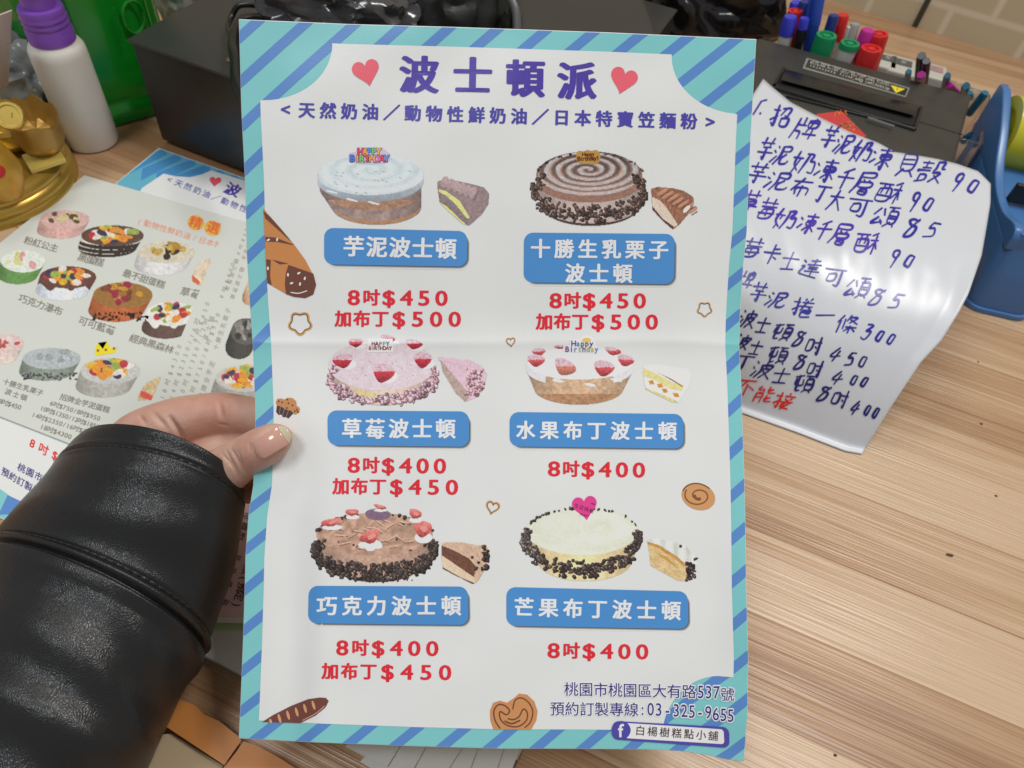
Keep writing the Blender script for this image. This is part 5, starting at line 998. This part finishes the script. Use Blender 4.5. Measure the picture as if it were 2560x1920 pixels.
HANDC = [
 [(330, 1215, .362, .021), (345, 1115, .357, .0155), (430, 1062, .352, .0125), (500, 1043, .350, .0112), (560, 1034, .348, .0101), (625, 1040, .344, .0090), (690, 1050, .339, .0083), (750, 1062, .335, .0078), (800, 1075, .333, .0068)],
 [(345, 1205, .370, .019), (420, 1130, .367, .0120), (515, 1128, .355, .0108), (590, 1128, .349, .0100), (680, 1122, .344, .0090), (790, 1130, .341, .0070)],
 [(350, 1240, .378, .018), (430, 1180, .378, .0115), (560, 1170, .374, .0100), (650, 1168, .366, .0092), (770, 1172, .350, .0070)],
 [(345, 1290, .380, .018), (420, 1240, .384, .0100), (540, 1225, .380, .0085), (620, 1220, .372, .0080), (720, 1218, .358, .0062)],
 [(350, 1300, .352, .020), (455, 1245, .342, .0160), (520, 1205, .333, .0128), (575, 1168, .3255, .0104), (620, 1139, .3195, .0092), (652, 1120, .3150, .0088), (682, 1103, .3118, .0076), (702, 1092, .3105, .0050)],
 [(310, 1280, .360, .022), (240, 1400, .350, .022), (170, 1520, .340, .022)], [(440, 1150, .352, .010), (470, 1190, .345, .011), (500, 1200, .338, .010)], [(400, 1110, .358, .014), (440, 1180, .352, .016), (430, 1240, .345, .016)]]
hb_ = capsules(HANDC, .0007, 14)
SK = mat('skin', (.60, .355, .25), .42, sss=.25, var=.0); nt = SK.node_tree; b = nt.nodes['Principled BSDF']; N = nt.nodes.new; L = nt.links.new
tc = N('ShaderNodeTexCoord'); n1 = N('ShaderNodeTexNoise'); n1.inputs['Scale'].default_value = 55; n1.inputs['Detail'].default_value = 5; L(tc.outputs['Object'], n1.inputs['Vector'])
cr = N('ShaderNodeValToRGB'); cr.color_ramp.elements[0].position = .35; cr.color_ramp.elements[0].color = (.56, .285, .215, 1); cr.color_ramp.elements[1].position = .65; cr.color_ramp.elements[1].color = (.66, .42, .325, 1); L(n1.outputs[0], cr.inputs[0]); L(cr.outputs[0], b.inputs['Base Color'])
v1 = N('ShaderNodeTexVoronoi'); v1.inputs['Scale'].default_value = 1400; v1.feature = 'DISTANCE_TO_EDGE'; L(tc.outputs['Object'], v1.inputs['Vector']); bp = N('ShaderNodeBump'); bp.inputs['Strength'].default_value = .36; bp.inputs['Distance'].default_value = .0006; L(v1.outputs[0], bp.inputs['Height']); L(bp.outputs[0], b.inputs['Normal'])
# skin folds at the joints, pressed into the surface
V_ = np.array([v.co[:] for v in hb_.data.vertices]); NR = np.array([v.normal[:] for v in hb_.data.vertices]); d = V_-C0; z = d@fw; PX = np.stack([1280+F*(d@rt)/z, 960-F*(d@up)/z], 1); facing = np.clip(-(NR@fw)*2, 0, 1)
def groove(a, b, wpx, dep):
    a = np.array(a, float); b = np.array(b, float); t = np.clip(((PX-a)@(b-a))/((b-a)@(b-a)), 0, 1); dist = np.linalg.norm(PX-(a+t[:, None]*(b-a)), axis=1)
    return dep*np.exp(-(dist/wpx)**2)*np.sin(np.pi*np.clip(t, .04, .96))**.5*facing
q18 = lambda x, y: (180+x*.2622, 960+y*.2622)
G = np.zeros(len(V_))
for a, b, w, dp in (((1400, 170), (1420, 330), 4, .0006), ((1425, 180), (1445, 330), 3, .0004), ((1400, 380), (1490, 400), 3, .0004), ((930, 320), (1070, 540), 6, .0016), ((640, 300), (700, 380), 5, .0006), ((760, 270), (900, 420), 7, .0006), ((1470, 640), (1600, 900), 3.5, .0006), ((1430, 660), (1560, 830), 3, .0005), ((1520, 620), (1660, 860), 3, .0005), ((1580, 640), (1640, 800), 2.5, .0003), ((1690, 560), (1700, 640), 3, .0003)): G += groove(q18(*a), q18(*b), w, dp*1.5)
V_ = V_-NR*G[:, None]; hb_.data.vertices.foreach_set('co', V_.astype(np.float32).ravel()); hb_.data.materials.clear(); hb_.data.materials.append(SK); hb_.parent = person; hb_.matrix_parent_inverse = person.matrix_world.inverted(); hb_.name = 'body'
hb_.data.update()
bvh = BVHTree.FromPolygons([tuple(v) for v in V_], [tuple(p.vertices) for p in hb_.data.polygons])
# thumb nail laid over the skin, its pale free edge reaching past the tip
ax_a, ax_b = np.array(q18(1745, 655)), np.array(q18(2068, 452)); L_ = np.linalg.norm(ax_b-ax_a); da = (ax_b-ax_a)/L_; dn = np.array([-da[1], da[0]])
nu, nvv = 22, 34; pts = np.zeros((nvv, nu, 3)); last = None
for j in range(nvv):
    s = j/(nvv-1); hw = 28*(1-.10*(1-s))*math.sqrt(max(0.02, 1-max(0, (s-.72)/.30)**2.2))*math.sqrt(max(.05, 1-max(0, (.16-s)/.17)**2))
    for i in range(nu):
        w = (i/(nu-1)*2-1); p = ax_a+da*L_*s+dn*w*hw; r_ = ray(p[0], p[1]); h, n_, _, dd = bvh.ray_cast(V(C0), V(norm(r_)))
        pts[j, i] = np.array(h) if h is not None and dd < .36 else np.nan
dep = ((pts-C0)@fw); 
ss = np.linspace(0, 1, nvv); mid = np.array([np.nanmin(dep[j]) if np.isfinite(dep[j]).any() else np.nan for j in range(nvv)]); ok = np.isfinite(mid)&(ss < .82); cf = np.polyfit(ss[ok], mid[ok], 2)
base = np.polyval(cf, np.minimum(ss, .85))+(ss > .85)*(ss-.85)*np.polyval(np.polyder(cf), .85)*.6
vs = []; vs2 = []
for j in range(nvv):
    s = ss[j]; hw = 28*(1-.10*(1-s))*math.sqrt(max(0.02, 1-max(0, (s-.72)/.30)**2.2))*math.sqrt(max(.05, 1-max(0, (.16-s)/.17)**2))
    for i in range(nu):
        w = (i/(nu-1)*2-1); p = ax_a+da*L_*s+dn*w*hw; vs.append(atd(p[0], p[1], base[j]-.0006+.0013*(w*hw/28)**2+.0005*(s < .1)*(1-s/.1)))
vs = np.array(vs); bk = vs+fw*.0007; nb = int(nvv*.80)
NAIL = mat('nail', (.62, .33, .26), .16, coat=.6, sss=.15); FREE = mat('nail_free_edge', (.58, .48, .33), .25, coat=.4)
def nail_mesh(name, j0, j1, m):
    n = j1-j0; o = slab(name, vs.reshape(nvv, nu, 3)[j0:j1].reshape(-1, 3), bk.reshape(nvv, nu, 3)[j0:j1].reshape(-1, 3), nu, n, m, person); return o
nl = nail_mesh('thumb_nail', 0, nb+1, NAIL); fe = nail_mesh('nail_edge', nb, nvv, FREE); fe.parent = nl; fe.matrix_parent_inverse = nl.matrix_world.inverted()
# sleeve: loft of tilted rings
SEC = [  # left pixel, right pixel, centre depth, half thickness, bulge pixel vector of the near side
 ((186, 1100), (609, 1242), .340, .044, (28, -88)), ((150, 1140), (610, 1268), .339, .0445, (29, -88)), ((108, 1194), (602, 1330), .337, .045, (27, -86)), ((48, 1260), (585, 1425), .335, .046, (25, -82)), ((-4, 1320), (553, 1520), .331, .046, (22, -78)), ((-42, 1366), (513, 1632), .327, .046, (20, -74)),
 ((-100, 1450), (478, 1690), .323, .047, (20, -72)), ((-190, 1590), (428, 1800), .316, .048, (20, -66)), ((-290, 1770), (368, 1920), .308, .049, (22, -60)), ((-400, 1990), (280, 2090), .298, .050, (18, -40)), ((-480, 2180), (190, 2280), .288, .05, (10, -20))]
T_ = np.array([0, .45, 1.1, 2.05, 3.0, 3.9, 4.6, 5.6, 6.8, 8.4, 10]); n_t, n_a = 260, 200
tt = np.linspace(0, 10, n_t); ang = np.linspace(0, 2*np.pi, n_a, endpoint=False)
arr = np.array([[*l, *r, d_, h, *bl] for l, r, d_, h, bl in SEC]); 
def cinterp(t, x, y):
    m = np.gradient(y, x); i = np.clip(np.searchsorted(x, t)-1, 0, len(x)-2); h = x[i+1]-x[i]; s = (t-x[i])/h
    return (2*s**3-3*s**2+1)*y[i]+(s**3-2*s**2+s)*h*m[i]+(-2*s**3+3*s**2)*y[i+1]+(s**3-s**2)*h*m[i+1]
A_ = np.stack([cinterp(tt, T_, arr[:, k]) for k in range(8)], 1)
SEAM1, SEAM2 = .62, 3.85
def sleeve_points(inset=0., t_sel=None):
    out = np.zeros((n_t, n_a, 3)); ca, sa = np.cos(ang), np.sin(ang)
    for i, t in enumerate(tt):
        lx, ly, rx, ry, dc, ht, bx_, by_ = A_[i]; cx, cy = (lx+rx)/2, (ly+ry)/2; hx, hy = (rx-lx)/2, (ry-ly)/2
        x = cx+hx*ca+bx_*sa; y = cy+hy*ca+by_*sa; d_ = dc-ht*sa*.8
        g = np.zeros(n_a); K = .001
        g += -.9*K*np.exp(-((t-SEAM1)/.035)**2)+.35*K*np.exp(-((t-SEAM1+.09)/.06)**2)+.3*K*np.exp(-((t-SEAM1-.09)/.06)**2)
        g += -2.6*K*np.exp(-((t-SEAM2-.07)/.05)**2)+1.6*K*np.exp(-((t-SEAM2+.09)/.09)**2)-1.0*K*np.exp(-((t-SEAM2+.26)/.05)**2)+1.2*K*(t > SEAM2+.1)*np.exp(-((t-SEAM2-.35)/.3)**2)
        g += .45*K*np.exp(-(t/.10)**2)*-1
        w = np.clip((t-SEAM2)/.5, 0, 1)
        g += w*K*(.15+.85*np.abs(sa))*(2.3*np.sin(1.9*t+2.2*np.cos(ang-1.9)+.6)+1.5*np.sin(3.1*t-3*np.cos(ang-1.2)+1.5)+1.0*np.sin(5.3*t+5*np.cos(ang-2.2)))
        g += (1-w)*K*(1.5*np.sin(2.1*t+1.8*np.cos(ang-1.4)+2.2)+.9*np.sin(4.0*t-2.5*np.cos(ang-2)))*np.clip(t/1.2, 0, 1)*np.abs(sa)**1.5
        g -= inset; nx = ca*.9; p = atd(x, y, d_); c = atd(cx, cy, dc); o_ = p-c; o_ /= np.linalg.norm(o_, axis=1, keepdims=True); out[i] = p+o_*g[:, None]
    return out
def leather():
    m = mat('black_leather', (.010, .010, .0105), .33, spec=.5, var=.0); nt = m.node_tree; b = nt.nodes['Principled BSDF']; N = nt.nodes.new; L = nt.links.new
    tc = N('ShaderNodeTexCoord'); nz = N('ShaderNodeTexNoise'); nz.inputs['Scale'].default_value = 120; L(tc.outputs['Object'], nz.inputs['Vector']); mx = N('ShaderNodeMix'); mx.data_type = 'VECTOR'; mx.inputs[0].default_value = .006; L(tc.outputs['Object'], mx.inputs[4]); L(nz.outputs[1], mx.inputs[5])
    mp = N('ShaderNodeMapping'); mp.inputs['Scale'].default_value = (1, .62, .8); mp.inputs['Rotation'].default_value = (.2, .1, .6); L(mx.outputs[1], mp.inputs[0])
    v = N('ShaderNodeTexVoronoi'); v.feature = 'DISTANCE_TO_EDGE'; v.inputs['Scale'].default_value = 1350; L(mp.outputs[0], v.inputs['Vector']); cl = N('ShaderNodeMapRange'); cl.inputs['From Max'].default_value = .22; L(v.outputs[0], cl.inputs[0])
    n2 = N('ShaderNodeTexNoise'); n2.inputs['Scale'].default_value = 420; n2.inputs['Detail'].default_value = 4; L(tc.outputs['Object'], n2.inputs['Vector']); ad = N('ShaderNodeMath'); ad.operation = 'ADD'; L(cl.outputs[0], ad.inputs[0]); L(n2.outputs[0], ad.inputs[1])
    bp = N('ShaderNodeBump'); bp.inputs['Strength'].default_value = .17; bp.inputs['Distance'].default_value = .0006; L(ad.outputs[0], bp.inputs['Height']); L(bp.outputs[0], b.inputs['Normal']); return m
outp = sleeve_points(); innp = sleeve_points(.0022); ni = 40
vsx = np.vstack([outp.reshape(-1, 3), innp[:ni].reshape(-1, 3)]); fs = []
for i in range(n_t-1):
    for k in range(n_a): k2 = (k+1) % n_a; fs.append((i*n_a+k, i*n_a+k2, (i+1)*n_a+k2, (i+1)*n_a+k))
ob = n_t*n_a
for i in range(ni-1):
    for k in range(n_a): k2 = (k+1) % n_a; fs.append((ob+i*n_a+k, ob+(i+1)*n_a+k, ob+(i+1)*n_a+k2, ob+i*n_a+k2))
for k in range(n_a): k2 = (k+1) % n_a; fs.append((k, ob+k, ob+k2, k2))
LEA = leather(); sl = mesh('leather_sleeve', vsx, fs, LEA, person, True)
# stitches along both seams
for T0, off in ((SEAM1, 0.), (SEAM2-.26, 0.)):
    bm = bmesh.new()
    i = int(np.argmin(abs(tt-T0))); ring = outp[i]; cen = ring.mean(0)
    dense = spline(np.vstack([ring, ring[:1]]), 3); seg = np.r_[0, np.cumsum(np.linalg.norm(np.diff(dense, axis=0), axis=1))]; n_s = int(seg[-1]/.0036)
    for q in range(n_s):
        a_ = np.array([np.interp(seg[-1]*(q+.15)/n_s, seg, dense[:, c]) for c in range(3)]); b_ = np.array([np.interp(seg[-1]*(q+.80)/n_s, seg, dense[:, c]) for c in range(3)]); o_ = norm(a_-cen)*.0004
        tube(bm, [a_-o_*.4, (a_+b_)/2+o_, b_-o_*.4], .00032, 5)
    from_bm('seam_stitching', bm, mat('black_thread', (.012, .012, .012), .6), sl)
bpy.data.objects.remove(_to)
for m_ in list(bpy.data.meshes):
    if m_.users == 0: bpy.data.meshes.remove(m_)
